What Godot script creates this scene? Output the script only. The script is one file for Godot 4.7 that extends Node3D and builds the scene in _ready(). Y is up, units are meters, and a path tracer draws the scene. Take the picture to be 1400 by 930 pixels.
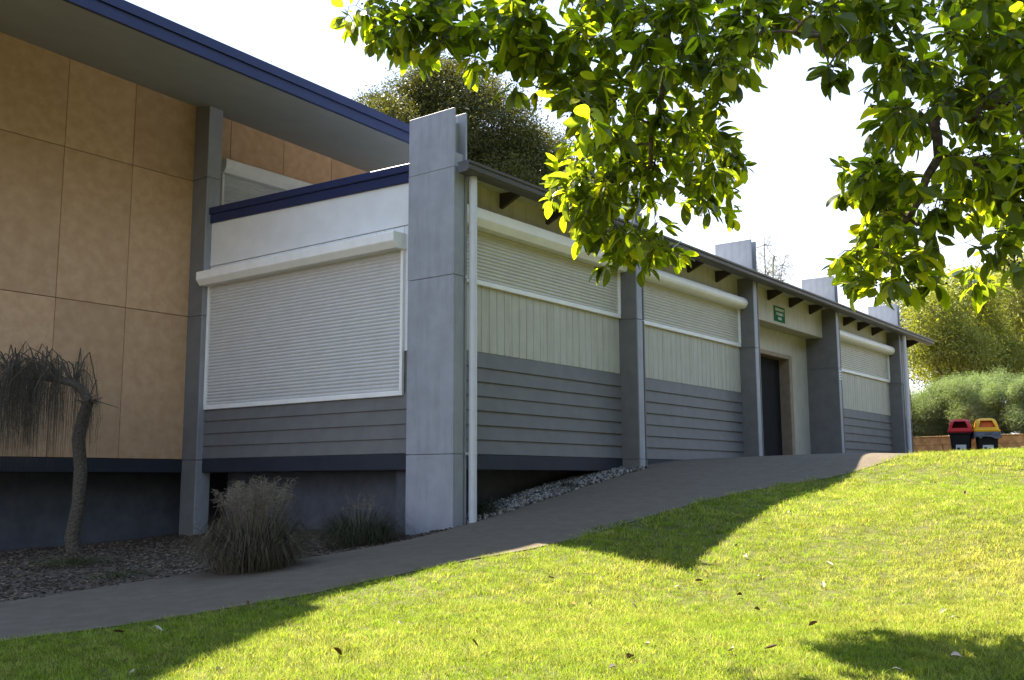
extends Node3D
# World axes: +X runs along the long front of the low building (away from the camera),
# +Z is the outward normal of that front, y = 0 is the photographer's eye level.

const CAM := Vector3(-8.4907, 0.0, 7.3040)
const CR := Vector3(0.60683554, -0.00385137, 0.79481809)
const CU := Vector3(-0.10741676, 0.99041685, 0.08681077)
const CF := Vector3(0.78753557, 0.13805664, -0.60060644)
const FPX := 1374.76
const SUN_DX := -0.17      # how far a shadow moves for each metre of height
const SUN_DZ := 0.70

var rng := RandomNumberGenerator.new()
var used := {}
var mats := {}
var meshes := {}

# ------------------------------------------------------------------ terrain
const CPX := [0.000,0.000,0.000,-0.700,4.016,0.000,8.230,0.000,12.400,0.000,17.110,0.000,0.400,-0.300,4.000,-0.400,8.000,-0.600,12.000,-0.600,17.000,-0.600,2.000,-0.300,2.000,0.100,0.000,-4.800,-3.000,-5.000,-6.000,-5.000,-10.000,-5.000,-2.191,-0.057,-3.438,-0.458,-4.611,-0.567,-3.457,1.669,-4.043,1.361,-5.400,1.065,-2.426,-3.358,-0.607,1.800,-1.831,1.750,-2.662,1.700,4.353,2.200,-4.828,4.503,-5.260,3.004,-3.407,6.264,0.097,5.600,1.787,5.300,5.533,4.600,-1.897,3.600,0.440,3.800,-8.500,7.300,-12.000,3.000,-14.000,9.000,-4.000,12.000,4.000,10.000,14.000,10.000,5.458,2.900,7.861,3.200,5.934,2.450,5.430,2.400,7.874,2.600,6.666,4.400,8.183,3.600,18.800,0.800,18.800,1.600,19.000,4.000,20.000,8.000,20.000,-2.000,26.000,4.000,26.000,-4.000,30.000,15.000]
const CPH := [-0.530,-0.640,0.133,0.334,0.400,0.420,-0.500,0.120,0.330,0.400,0.420,-0.180,-0.200,-0.750,-0.850,-0.950,-1.050,-0.750,-0.850,-0.930,-0.820,-0.900,-0.970,-0.790,-0.609,-0.686,-0.751,-0.046,-0.860,-0.960,-0.880,-0.698,-0.307,0.036,-0.915,-0.554,-1.550,-1.500,-2.000,-1.400,-0.750,-0.200,0.125,0.325,0.292,0.149,0.341,0.316,0.373,0.330,0.330,0.450,0.600,0.400,0.900,0.800,0.700]
const GX0 := -18.0
const GZ0 := -9.0
const GS := 0.25
const GNX := 201
const GNZ := 109
var hgt := PackedFloat64Array()

func solve_terrain() -> void:
	var n := CPH.size()
	var m := n + 3
	var a: Array = []
	for i in m:
		var row := PackedFloat64Array()
		row.resize(m + 1)
		a.append(row)
	for i in n:
		for j in n:
			var dx: float = CPX[2 * i] - CPX[2 * j]
			var dz: float = CPX[2 * i + 1] - CPX[2 * j + 1]
			var r2 := dx * dx + dz * dz
			a[i][j] = (0.5 * r2 * log(r2) if r2 > 0.0 else 0.0) + (0.02 if i == j else 0.0)
		a[i][n] = 1.0
		a[i][n + 1] = CPX[2 * i]
		a[i][n + 2] = CPX[2 * i + 1]
		a[n][i] = 1.0
		a[n + 1][i] = CPX[2 * i]
		a[n + 2][i] = CPX[2 * i + 1]
		a[i][m] = CPH[i]
	for c in m:
		var p := c
		for r in range(c + 1, m):
			if absf(a[r][c]) > absf(a[p][c]):
				p = r
		var t = a[c]
		a[c] = a[p]
		a[p] = t
		var rc: PackedFloat64Array = a[c]
		for r in range(c + 1, m):
			var rr: PackedFloat64Array = a[r]
			var f: float = rr[c] / rc[c]
			if f != 0.0:
				for k in range(c, m + 1):
					rr[k] -= f * rc[k]
				a[r] = rr
	var w := PackedFloat64Array()
	w.resize(m)
	for c in range(m - 1, -1, -1):
		var s: float = a[c][m]
		for k in range(c + 1, m):
			s -= a[c][k] * w[k]
		w[c] = s / a[c][c]
	hgt.resize(GNX * GNZ)
	for iz in GNZ:
		for ix in GNX:
			var x := GX0 + ix * GS
			var z := GZ0 + iz * GS
			var h := w[n] + w[n + 1] * x + w[n + 2] * z
			for i in n:
				var dx: float = x - CPX[2 * i]
				var dz: float = z - CPX[2 * i + 1]
				var r2 := dx * dx + dz * dz
				if r2 > 1e-9:
					h += w[i] * 0.5 * r2 * log(r2)
			hgt[iz * GNX + ix] = h

func ground(x: float, z: float) -> float:
	var u := clampf((x - GX0) / GS, 0.0, GNX - 1.001)
	var v := clampf((z - GZ0) / GS, 0.0, GNZ - 1.001)
	var i := int(u)
	var j := int(v)
	var fu := u - i
	var fv := v - j
	var k := j * GNX + i
	return lerpf(lerpf(hgt[k], hgt[k + 1], fu), lerpf(hgt[k + GNX], hgt[k + GNX + 1], fu), fv)

func pixel_ray(px: float, py: float) -> Vector3:
	return CR * ((px - 700.0) / FPX) + CU * ((465.0 - py) / FPX) + CF

func cam_pt(px: float, py: float, depth: float) -> Vector3:
	return CAM + pixel_ray(px, py) * depth

func pixel_ground(px: float, py: float) -> Vector3:
	var d := pixel_ray(px, py)
	var t := 1.0
	while t < 60.0:
		var p := CAM + d * t
		if p.y < ground(p.x, p.z):
			return p
		t += 0.01
	return CAM + d * 30.0

# ------------------------------------------------------------------ mesh builder
class MB:
	var v := PackedVector3Array()
	var n := PackedVector3Array()
	var c := PackedColorArray()
	var col := Color(1, 1, 1)
	func tri(a: Vector3, b: Vector3, d: Vector3, nn: Vector3, nb = null, nd = null) -> void:
		var g := (b - a).cross(d - a)
		var n2: Vector3 = nn if nb == null else nb
		var n3: Vector3 = nn if nd == null else nd
		if g.dot(nn + n2 + n3) > 0.0:
			v.append(a); v.append(d); v.append(b)
			n.append(nn); n.append(n3); n.append(n2)
		else:
			v.append(a); v.append(b); v.append(d)
			n.append(nn); n.append(n2); n.append(n3)
		c.append(col); c.append(col); c.append(col)
	func quad(a: Vector3, b: Vector3, d: Vector3, e: Vector3, out: Vector3) -> void:
		var nn := (b - a).cross(d - a)
		if nn.length() < 1e-12:
			nn = (d - a).cross(e - a)
		nn = nn.normalized()
		if nn.dot(out) < 0.0:
			nn = -nn
		tri(a, b, d, nn)
		tri(a, d, e, nn)
	func quadn(a, b, d, e, na, nb, nd, ne) -> void:
		tri(a, b, d, na, nb, nd)
		tri(a, d, e, na, nd, ne)
	# box with chamfered edges
	func cbox(lo: Vector3, hi: Vector3, bev: float) -> void:
		var ce := (lo + hi) * 0.5
		var h := (hi - lo) * 0.5
		var b := minf(bev, minf(h.x, minf(h.y, h.z)) * 0.45)
		for ax in 3:
			var a1 := (ax + 1) % 3
			var a2 := (ax + 2) % 3
			for s in [-1.0, 1.0]:
				var q: Array = []
				for k in [[-1, -1], [1, -1], [1, 1], [-1, 1]]:
					var p := Vector3.ZERO
					p[ax] = s * h[ax]
					p[a1] = k[0] * (h[a1] - b)
					p[a2] = k[1] * (h[a2] - b)
					q.append(ce + p)
				var o := Vector3.ZERO
				o[ax] = s
				quad(q[0], q[1], q[2], q[3], o)
		if b <= 0.0:
			return
		for ax in 3:
			var a1 := (ax + 1) % 3
			var a2 := (ax + 2) % 3
			for s1 in [-1.0, 1.0]:
				for s2 in [-1.0, 1.0]:
					var q: Array = []
					for k in [[-1, 0], [1, 0], [1, 1], [-1, 1]]:
						var p := Vector3.ZERO
						p[ax] = k[0] * (h[ax] - b)
						p[a1] = s1 * (h[a1] - (0.0 if k[1] == 0 else b))
						p[a2] = s2 * (h[a2] - (b if k[1] == 0 else 0.0))
						q.append(ce + p)
					var o := Vector3.ZERO
					o[a1] = s1
					o[a2] = s2
					quad(q[0], q[1], q[2], q[3], o)
		for sx in [-1.0, 1.0]:
			for sy in [-1.0, 1.0]:
				for sz in [-1.0, 1.0]:
					var o := Vector3(sx, sy, sz)
					tri(ce + o * Vector3(h.x, h.y - b, h.z - b), ce + o * Vector3(h.x - b, h.y, h.z - b), ce + o * Vector3(h.x - b, h.y - b, h.z), o.normalized())
	# profile (x = out, y = up as Vector2) extruded along local x from 0 to len; profile runs round the section
	func extrude(prof: PackedVector2Array, len: float, closed := true) -> void:
		var k := prof.size()
		var cen := Vector2.ZERO
		for p in prof:
			cen += p
		cen /= k
		for i in (k if closed else k - 1):
			var p := prof[i]
			var q := prof[(i + 1) % k]
			var d := q - p
			var nn := Vector2(d.y, -d.x)
			if closed and nn.dot((p + q) * 0.5 - cen) < 0.0:
				nn = -nn
			if not closed and nn.x < 0.0:
				nn = -nn
			quad(Vector3(0, p.y, p.x), Vector3(len, p.y, p.x), Vector3(len, q.y, q.x), Vector3(0, q.y, q.x), Vector3(0, nn.y, nn.x))
		if closed:
			for i in range(1, k - 1):
				for e in [[0.0, -1.0], [len, 1.0]]:
					tri(Vector3(e[0], prof[0].y, prof[0].x), Vector3(e[0], prof[i].y, prof[i].x), Vector3(e[0], prof[i + 1].y, prof[i + 1].x), Vector3(e[1], 0, 0))
	func tube(pts: Array, rad: Array, sides: int, cap := true) -> void:
		var k := pts.size()
		var prev_u := Vector3.ZERO
		var rings: Array = []
		var norms: Array = []
		for i in k:
			var t: Vector3 = (pts[mini(i + 1, k - 1)] - pts[maxi(i - 1, 0)])
			t = t.normalized() if t.length() > 1e-9 else Vector3.UP
			var u := prev_u - t * prev_u.dot(t)
			if u.length() < 1e-4:
				u = t.cross(Vector3(0.31, 0.2, 0.9))
				if u.length() < 1e-3:
					u = t.cross(Vector3.RIGHT)
			u = u.normalized()
			prev_u = u
			var w := t.cross(u)
			var ring: Array = []
			var nr: Array = []
			for s in sides:
				var a := TAU * s / sides
				var d := u * cos(a) + w * sin(a)
				ring.append(pts[i] + d * rad[i])
				nr.append(d)
			rings.append(ring)
			norms.append(nr)
		for i in k - 1:
			for s in sides:
				var s2 := (s + 1) % sides
				quadn(rings[i][s], rings[i][s2], rings[i + 1][s2], rings[i + 1][s], norms[i][s], norms[i][s2], norms[i + 1][s2], norms[i + 1][s])
		if cap:
			for e in [0, k - 1]:
				var nn: Vector3 = (pts[0] - pts[1]) if e == 0 else (pts[k - 1] - pts[k - 2])
				nn = nn.normalized()
				for s in range(1, sides - 1):
					tri(rings[e][0], rings[e][s], rings[e][s + 1], nn)
	# stacked closed rings (same point count), flat shaded
	func loft(rings: Array, hole_from := 99, hole_to := -1, hole_half := 0.0, hole_z := 0.0) -> void:
		for i in rings.size() - 1:
			var k: int = rings[i].size()
			var cen := Vector3.ZERO
			for p in rings[i]:
				cen += p
			for p in rings[i + 1]:
				cen += p
			cen /= 2.0 * k
			for s in k:
				var s2 := (s + 1) % k
				var hm: Vector3 = (rings[i][s] + rings[i][s2] + rings[i + 1][s] + rings[i + 1][s2]) * 0.25
				if i >= hole_from and i <= hole_to and hm.z > hole_z and absf(hm.x) < hole_half:
					continue
				var mid: Vector3 = (rings[i][s] + rings[i + 1][s2]) * 0.5
				quad(rings[i][s], rings[i][s2], rings[i + 1][s2], rings[i + 1][s], mid - cen)
	func cap_ring(ring: Array, out: Vector3) -> void:
		for s in range(1, ring.size() - 1):
			tri(ring[0], ring[s], ring[s + 1], out)
	func mesh(colours := false) -> ArrayMesh:
		var arr := []
		arr.resize(Mesh.ARRAY_MAX)
		arr[Mesh.ARRAY_VERTEX] = v
		arr[Mesh.ARRAY_NORMAL] = n
		if colours:
			arr[Mesh.ARRAY_COLOR] = c
		var m := ArrayMesh.new()
		m.add_surface_from_arrays(Mesh.PRIMITIVE_TRIANGLES, arr)
		return m

# ------------------------------------------------------------------ nodes
func numbered(called: String) -> String:
	if not used.has(called):
		used[called] = 0
		return called
	used[called] += 1
	return "%s_%03d" % [called, used[called]]

func thing(called: String, label: String, category: String, at := Vector3.ZERO, turn := 0.0, group := "") -> Node3D:
	var o := Node3D.new()
	o.name = numbered(called)
	add_child(o)
	o.position = at
	o.rotation.y = turn
	o.set_meta("label", label)
	o.set_meta("category", category)
	if group != "":
		o.set_meta("group", group)
	return o

func part(parent: Node, called: String, mesh: Mesh, mat: Material, at := Vector3.ZERO, basis := Basis.IDENTITY) -> MeshInstance3D:
	var o := MeshInstance3D.new()
	o.name = called
	o.mesh = mesh
	o.material_override = mat
	o.transform = Transform3D(basis, at)
	parent.add_child(o, true)
	return o

func structure(called: String, mesh: Mesh, mat: Material) -> MeshInstance3D:
	var o := part(self, called, mesh, mat)
	o.set_meta("kind", "structure")
	return o

func scatter(parent: Node, called: String, mesh: Mesh, mat: Material, xf: Array, cols: Array = [], stuff := true) -> MultiMeshInstance3D:
	var mm := MultiMesh.new()
	mm.transform_format = MultiMesh.TRANSFORM_3D
	mm.use_colors = cols.size() > 0
	mm.mesh = mesh
	mm.instance_count = xf.size()
	for i in xf.size():
		mm.set_instance_transform(i, xf[i])
		if cols.size() > 0:
			mm.set_instance_color(i, cols[i])
	var o := MultiMeshInstance3D.new()
	o.name = called
	o.multimesh = mm
	o.material_override = mat
	parent.add_child(o, true)
	if stuff:
		o.set_meta("kind", "stuff")
	return o

func box_mesh(size: Vector3, bev := 0.004) -> ArrayMesh:
	var key := "b%.3f_%.3f_%.3f_%.4f" % [size.x, size.y, size.z, bev]
	if not meshes.has(key):
		var b := MB.new()
		b.cbox(-size * 0.5, size * 0.5, bev)
		meshes[key] = b.mesh()
	return meshes[key]

func box_part(parent: Node, called: String, lo: Vector3, hi: Vector3, mat: Material, bev := 0.004) -> MeshInstance3D:
	return part(parent, called, box_mesh(hi - lo, bev), mat, (lo + hi) * 0.5)

# ------------------------------------------------------------------ materials
func lin(r: float, g: float, b: float) -> Color:
	return Color(r, g, b).linear_to_srgb()

func blotch(sd: int, freq: float, oct: int, a: Color, b: Color, size := 256, contrast := 1.0, speck := 0.0) -> ImageTexture:
	var nz := FastNoiseLite.new()
	nz.seed = sd
	nz.noise_type = FastNoiseLite.TYPE_SIMPLEX_SMOOTH
	nz.frequency = freq
	nz.fractal_octaves = oct
	nz.fractal_gain = 0.6
	var im := nz.get_seamless_image(size, size)
	var out := Image.create(size, size, true, Image.FORMAT_RGB8)
	var r := RandomNumberGenerator.new()
	r.seed = sd
	for y in size:
		for x in size:
			var t := clampf((im.get_pixel(x, y).r - 0.5) * contrast + 0.5 + r.randf_range(-speck, speck), 0.0, 1.0)
			out.set_pixel(x, y, a.lerp(b, t))
	out.generate_mipmaps()
	return ImageTexture.create_from_image(out)

func bump(sd: int, freq: float, oct: int, strength: float, size := 256) -> ImageTexture:
	var nz := FastNoiseLite.new()
	nz.seed = sd
	nz.frequency = freq
	nz.fractal_octaves = oct
	var im := nz.get_seamless_image(size, size)
	im.convert(Image.FORMAT_RGBA8)
	im.bump_map_to_normal_map(strength)
	im.generate_mipmaps()
	return ImageTexture.create_from_image(im)

func mat(key: String, base: Color, rough := 0.6, metal := 0.0) -> StandardMaterial3D:
	var m := StandardMaterial3D.new()
	m.albedo_color = base
	m.roughness = rough
	m.metallic = metal
	m.metallic_specular = 0.3
	mats[key] = m
	return m

func tri_map(m: StandardMaterial3D, scale: float) -> void:
	m.uv1_triplanar = true
	m.uv1_world_triplanar = true
	m.uv1_scale = Vector3.ONE * scale

func painted(key: String, r: float, g: float, b: float, var_amt: float, rough: float, scale: float, sd: int) -> void:
	var m := mat(key, Color.WHITE, rough)
	m.albedo_texture = blotch(sd, 0.018, 5, lin(r * (1 - var_amt), g * (1 - var_amt), b * (1 - var_amt)), lin(r * (1 + var_amt), g * (1 + var_amt), b * (1 + var_amt)), 256, 1.5, 0.05)
	tri_map(m, scale)

func streaked(key: String, amount: float, sd: int) -> void:
	# rain-washed vertical streaks: seamless noise squeezed low, then stretched tall
	var nz := FastNoiseLite.new()
	nz.seed = sd
	nz.frequency = 0.03
	nz.fractal_octaves = 5
	nz.fractal_gain = 0.65
	var im := nz.get_seamless_image(512, 40)
	im.resize(512, 512, Image.INTERPOLATE_CUBIC)
	var out := Image.create(512, 512, true, Image.FORMAT_RGB8)
	for y in 512:
		for x in 512:
			var t := smoothstep(0.52, 0.85, im.get_pixel(x, y).r)
			out.set_pixel(x, y, Color(1, 1, 1).lerp(Color(1 - amount, 1 - amount * 1.08, 1 - amount * 1.25), t))
	out.generate_mipmaps()
	var m: StandardMaterial3D = mats[key]
	m.detail_enabled = true
	m.detail_blend_mode = BaseMaterial3D.BLEND_MODE_MUL
	m.detail_uv_layer = BaseMaterial3D.DETAIL_UV_1
	m.detail_albedo = ImageTexture.create_from_image(out)

func make_materials() -> void:
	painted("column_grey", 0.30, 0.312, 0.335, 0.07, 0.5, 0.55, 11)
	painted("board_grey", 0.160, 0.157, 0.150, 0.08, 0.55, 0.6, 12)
	painted("cream", 0.46, 0.445, 0.36, 0.05, 0.6, 0.5, 13)
	painted("pale_panel", 0.68, 0.685, 0.665, 0.04, 0.6, 0.5, 14)
	painted("white_paint", 0.82, 0.81, 0.76, 0.04, 0.45, 0.7, 15)
	painted("shutter", 0.54, 0.535, 0.51, 0.05, 0.5, 0.6, 16)
	painted("shutter_cream", 0.50, 0.485, 0.41, 0.05, 0.5, 0.6, 17)
	painted("blue_metal", 0.025, 0.034, 0.088, 0.06, 0.4, 0.6, 18)
	painted("navy_band", 0.03, 0.034, 0.045, 0.1, 0.6, 0.6, 19)
	painted("dark_base", 0.085, 0.09, 0.105, 0.15, 0.7, 0.6, 20)
	painted("gutter", 0.10, 0.10, 0.105, 0.08, 0.42, 0.6, 21)
	painted("rafter", 0.055, 0.045, 0.038, 0.1, 0.6, 0.6, 22)
	painted("soffit", 0.27, 0.285, 0.26, 0.05, 0.7, 0.3, 23)
	painted("pipe", 0.55, 0.56, 0.58, 0.04, 0.32, 0.8, 24)
	painted("timber_frame", 0.28, 0.22, 0.15, 0.12, 0.6, 0.9, 25)
	painted("room", 0.34, 0.325, 0.29, 0.1, 0.8, 0.6, 26)
	painted("opening_black", 0.013, 0.013, 0.014, 0.12, 0.85, 0.9, 29)  # near-black of the doorway opening, put into the panel colour
	painted("roof_sheet", 0.35, 0.36, 0.38, 0.05, 0.45, 0.6, 27)
	painted("flashing", 0.33, 0.32, 0.29, 0.05, 0.45, 0.6, 28)
	# compressed-fibre panels with a mottled tan face
	for k in 3:
		var m := mat("tan_%d" % k, Color.WHITE, 0.62)
		var f: float = [1.0, 0.94, 1.05][k]
		m.albedo_texture = blotch(40 + k, 0.02, 6, lin(0.50 * f, 0.315 * f, 0.175 * f), lin(0.61 * f, 0.405 * f, 0.245 * f), 512, 1.2, 0.1)
		tri_map(m, [0.42, 0.37, 0.47][k])
	streaked("cream", 0.055, 81)
	streaked("column_grey", 0.035, 82)
	mat("joint", lin(0.10, 0.05, 0.02), 0.8)
	var p := mat("path", Color.WHITE, 0.95)
	p.albedo_texture = blotch(60, 0.30, 3, lin(0.085, 0.068, 0.048), lin(0.168, 0.137, 0.101), 512, 1.3, 0.35)
	p.normal_enabled = true
	p.normal_texture = bump(61, 0.28, 2, 5.0, 512)
	p.normal_scale = 0.35
	p.detail_enabled = true
	p.detail_blend_mode = BaseMaterial3D.BLEND_MODE_MUL
	p.detail_uv_layer = BaseMaterial3D.DETAIL_UV_1
	p.detail_albedo = blotch(62, 0.008, 5, Color(0.90, 0.89, 0.88), Color(1.0, 1.0, 1.0), 512, 1.2, 0.02)
	tri_map(p, 0.9)
	var l := mat("turf", Color.WHITE, 0.95)
	l.albedo_texture = blotch(63, 0.05, 5, lin(0.04, 0.05, 0.01), lin(0.10, 0.095, 0.025), 512, 1.8, 0.3)
	tri_map(l, 0.6)
	var s := mat("soil", Color.WHITE, 0.95)
	s.albedo_texture = blotch(64, 0.04, 5, lin(0.05, 0.04, 0.03), lin(0.10, 0.08, 0.06), 512, 1.8, 0.3)
	tri_map(s, 0.5)
	var sl := mat("sleeper", Color.WHITE, 0.75)
	sl.albedo_texture = blotch(65, 0.02, 5, lin(0.29, 0.18, 0.07), lin(0.46, 0.305, 0.135), 256, 1.8, 0.08)
	tri_map(sl, 0.8)
	var bk := mat("bark", Color.WHITE, 0.9)
	bk.albedo_texture = blotch(66, 0.05, 5, lin(0.06, 0.045, 0.032), lin(0.19, 0.145, 0.11), 256, 2.2, 0.15)
	tri_map(bk, 1.6)
	var b2 := mat("grey_bark", Color.WHITE, 0.9)
	b2.albedo_texture = blotch(67, 0.05, 5, lin(0.045, 0.038, 0.028), lin(0.13, 0.11, 0.084), 256, 2.0, 0.15)
	tri_map(b2, 2.2)
	mat("red_plastic", lin(0.50, 0.02, 0.02), 0.35)
	mat("yellow_plastic", lin(0.72, 0.36, 0.015), 0.35)
	mat("lid_glow_orange", lin(0.72, 0.13, 0.01), 0.4)  # light through the yellow lid, put in as a colour
	mat("black_plastic", lin(0.012, 0.012, 0.013), 0.5)
	mat("bag", lin(0.10, 0.11, 0.13), 0.3)
	mat("sticker", lin(0.62, 0.62, 0.60), 0.5)
	mat("ink", lin(0.05, 0.05, 0.05), 0.7)
	mat("sign_green", lin(0.008, 0.13, 0.055), 0.85)
	mat("sign_white", lin(0.70, 0.74, 0.70), 0.8)

func leaf_mat(key: String, r: float, g: float, b: float, back: Color, rough := 0.4, vary := false) -> StandardMaterial3D:
	var m := mat(key, lin(r, g, b) if not vary else Color.WHITE, rough)
	m.backlight_enabled = true
	m.backlight = back
	m.cull_mode = BaseMaterial3D.CULL_DISABLED
	m.vertex_color_use_as_albedo = vary
	return m

# ------------------------------------------------------------------ setting
func set_view() -> void:
	var cam := Camera3D.new()
	cam.name = "camera"
	cam.transform = Transform3D(Basis(CR, CU, -CF), CAM)
	cam.fov = 37.375
	cam.near = 0.05
	cam.far = 2000.0
	add_child(cam)
	cam.current = true
	var env := Environment.new()
	env.background_mode = Environment.BG_SKY
	var sky := Sky.new()
	var sm := ProceduralSkyMaterial.new()
	sm.sky_top_color = Color(0.56, 0.68, 0.88)
	sm.sky_horizon_color = Color(0.98, 0.985, 0.985)
	sm.sky_curve = 0.22
	sm.sky_energy_multiplier = 0.72
	sm.ground_bottom_color = lin(0.12, 0.12, 0.08)
	sm.ground_horizon_color = lin(0.30, 0.30, 0.24)
	sky.sky_material = sm
	env.sky = sky
	env.tonemap_mode = Environment.TONE_MAPPER_LINEAR
	env.tonemap_exposure = 5.5
	env.sdfgi_enabled = true
	env.ssao_enabled = true
	env.ssil_enabled = true
	var we := WorldEnvironment.new()
	we.name = "environment"
	we.environment = env
	add_child(we)
	var sun := DirectionalLight3D.new()
	sun.name = "sun"
	sun.light_color = Color(1.0, 0.955, 0.87)
	sun.light_energy = 1.55
	sun.light_angular_distance = 0.55
	sun.shadow_enabled = true
	add_child(sun)
	sun.look_at_from_position(Vector3.ZERO, Vector3(SUN_DX, -1.0, SUN_DZ), Vector3.RIGHT)

func poly_at(line: Array, x: float) -> float:
	for i in line.size() - 1:
		if x <= line[i + 1][0]:
			return lerpf(line[i][1], line[i + 1][1], clampf((x - line[i][0]) / (line[i + 1][0] - line[i][0]), 0, 1))
	return line[line.size() - 1][1]

# path edges as z over x
const FAR_EDGE := [[-16.0, -1.1], [-4.61, -0.57], [-3.44, -0.46], [-2.19, -0.1], [-0.75, -0.02], [-0.2, 0.06], [4.2, 0.1], [4.45, -1.2], [30.0, -1.2]]
const NEAR_EDGE := [[-16.0, 0.4], [-5.4, 1.065], [-4.04, 1.36], [-3.46, 1.67], [-1.83, 1.75], [-0.61, 1.8], [1.9, 2.0], [4.0, 2.2], [4.9, 2.55], [6.0, 3.0], [7.86, 3.2], [9.5, 3.2], [12.0, 2.2], [20.0, 2.2]]

func in_path(x: float, z: float, grow := 0.0) -> bool:
	return x < 19.6 and z > poly_at(FAR_EDGE, x) - grow and z < poly_at(NEAR_EDGE, x) + grow

func strip(x0: float, x1: float, nx: int, lo: Array, hi: Array, nz: int, lift: float, skirt := 0.0, lo_add := 0.0, hi_add := 0.0) -> ArrayMesh:
	var b := MB.new()
	var g: Array = []
	var ns: Array = []
	for i in nx + 1:
		var x := lerpf(x0, x1, float(i) / nx)
		var row: Array = []
		var nr: Array = []
		for j in nz + 1:
			var z := lerpf(poly_at(lo, x) + lo_add, poly_at(hi, x) + hi_add, float(j) / nz)
			row.append(Vector3(x, ground(x, z) + lift, z))
			nr.append(Vector3(ground(x - 0.12, z) - ground(x + 0.12, z), 0.24, ground(x, z - 0.12) - ground(x, z + 0.12)).normalized())
		g.append(row)
		ns.append(nr)
	for i in nx:
		for j in nz:
			b.quadn(g[i][j], g[i + 1][j], g[i + 1][j + 1], g[i][j + 1], ns[i][j], ns[i + 1][j], ns[i + 1][j + 1], ns[i][j + 1])
	if skirt > 0.0:
		var d := Vector3(0, -skirt, 0)
		for i in nx:
			b.quad(g[i][nz], g[i + 1][nz], g[i + 1][nz] + d, g[i][nz] + d, Vector3(0, 0, 1))
			b.quad(g[i][0], g[i + 1][0], g[i + 1][0] + d, g[i][0] + d, Vector3(0, 0, -1))
	return b.mesh()

func make_ground() -> void:
	# one sheet to the horizon: fine in the middle, wide cells outside
	var xs: Array = [-700.0, -300.0, -120.0, -60.0, -30.0]
	var x := -18.0
	while x <= 32.01:
		xs.append(x)
		x += 0.25
	xs.append_array([40.0, 60.0, 120.0, 300.0, 700.0])
	var zs: Array = [-700.0, -300.0, -120.0, -60.0, -30.0, -15.0]
	var z := -9.0
	while z <= 18.01:
		zs.append(z)
		z += 0.25
	zs.append_array([25.0, 40.0, 80.0, 200.0, 700.0])
	var b := MB.new()
	for i in xs.size() - 1:
		for j in zs.size() - 1:
			var p: Array = []
			var nn: Array = []
			for k in [[0, 0], [1, 0], [1, 1], [0, 1]]:
				var px: float = xs[i + k[0]]
				var pz: float = zs[j + k[1]]
				p.append(Vector3(px, ground(px, pz), pz))
				nn.append(Vector3(ground(px - 0.12, pz) - ground(px + 0.12, pz), 0.24, ground(px, pz - 0.12) - ground(px, pz + 0.12)).normalized())
			b.quadn(p[0], p[1], p[2], p[3], nn[0], nn[1], nn[2], nn[3])
	structure("ground", b.mesh(), mats.soil)
	structure("path", strip(-16.0, 19.6, 240, FAR_EDGE, NEAR_EDGE, 16, 0.022, 0.1), mats.path)
	structure("lawn", strip(-16.0, 32.0, 240, NEAR_EDGE, [[-16.0, 17.5], [32.0, 17.5]], 80, 0.012, 0.0, 0.002), mats.turf)
	structure("garden_bed", strip(-14.0, 0.3, 90, [[-16.0, -4.9], [1.0, -4.9]], FAR_EDGE, 24, 0.010, 0.0, 0.0, -0.002), mats.soil)

# ------------------------------------------------------------------ grass
func tuft_mesh(sd: int, blades: int, spread: float, hmin: float, hmax: float, w: float) -> ArrayMesh:
	var r := RandomNumberGenerator.new()
	r.seed = sd
	var b := MB.new()
	for i in blades:
		var a := r.randf() * TAU
		var base := Vector3(cos(a), 0, sin(a)) * spread * sqrt(r.randf())
		var h := r.randf_range(hmin, hmax)
		var lean := Vector3(r.randfn(0, 0.35), 0, r.randfn(0, 0.35)) * h
		var side := Vector3(r.randfn(), 0, r.randfn()).normalized() * w * r.randf_range(0.6, 1.2)
		var p1 := base + Vector3(0, h * 0.55, 0) + lean * 0.4
		var p2 := base + Vector3(0, h * r.randf_range(0.8, 1.0), 0) + lean * 1.3
		var nn := (side.cross(p2 - base)).normalized()
		if nn.y < 0:
			nn = -nn
		nn = (nn + Vector3.UP * 0.6).normalized()
		b.tri(base - side, base + side, p1 + side * 0.8, nn)
		b.tri(base - side, p1 + side * 0.8, p1 - side * 0.8, nn)
		b.tri(p1 - side * 0.8, p1 + side * 0.8, p2, nn)
	return b.mesh()

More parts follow.
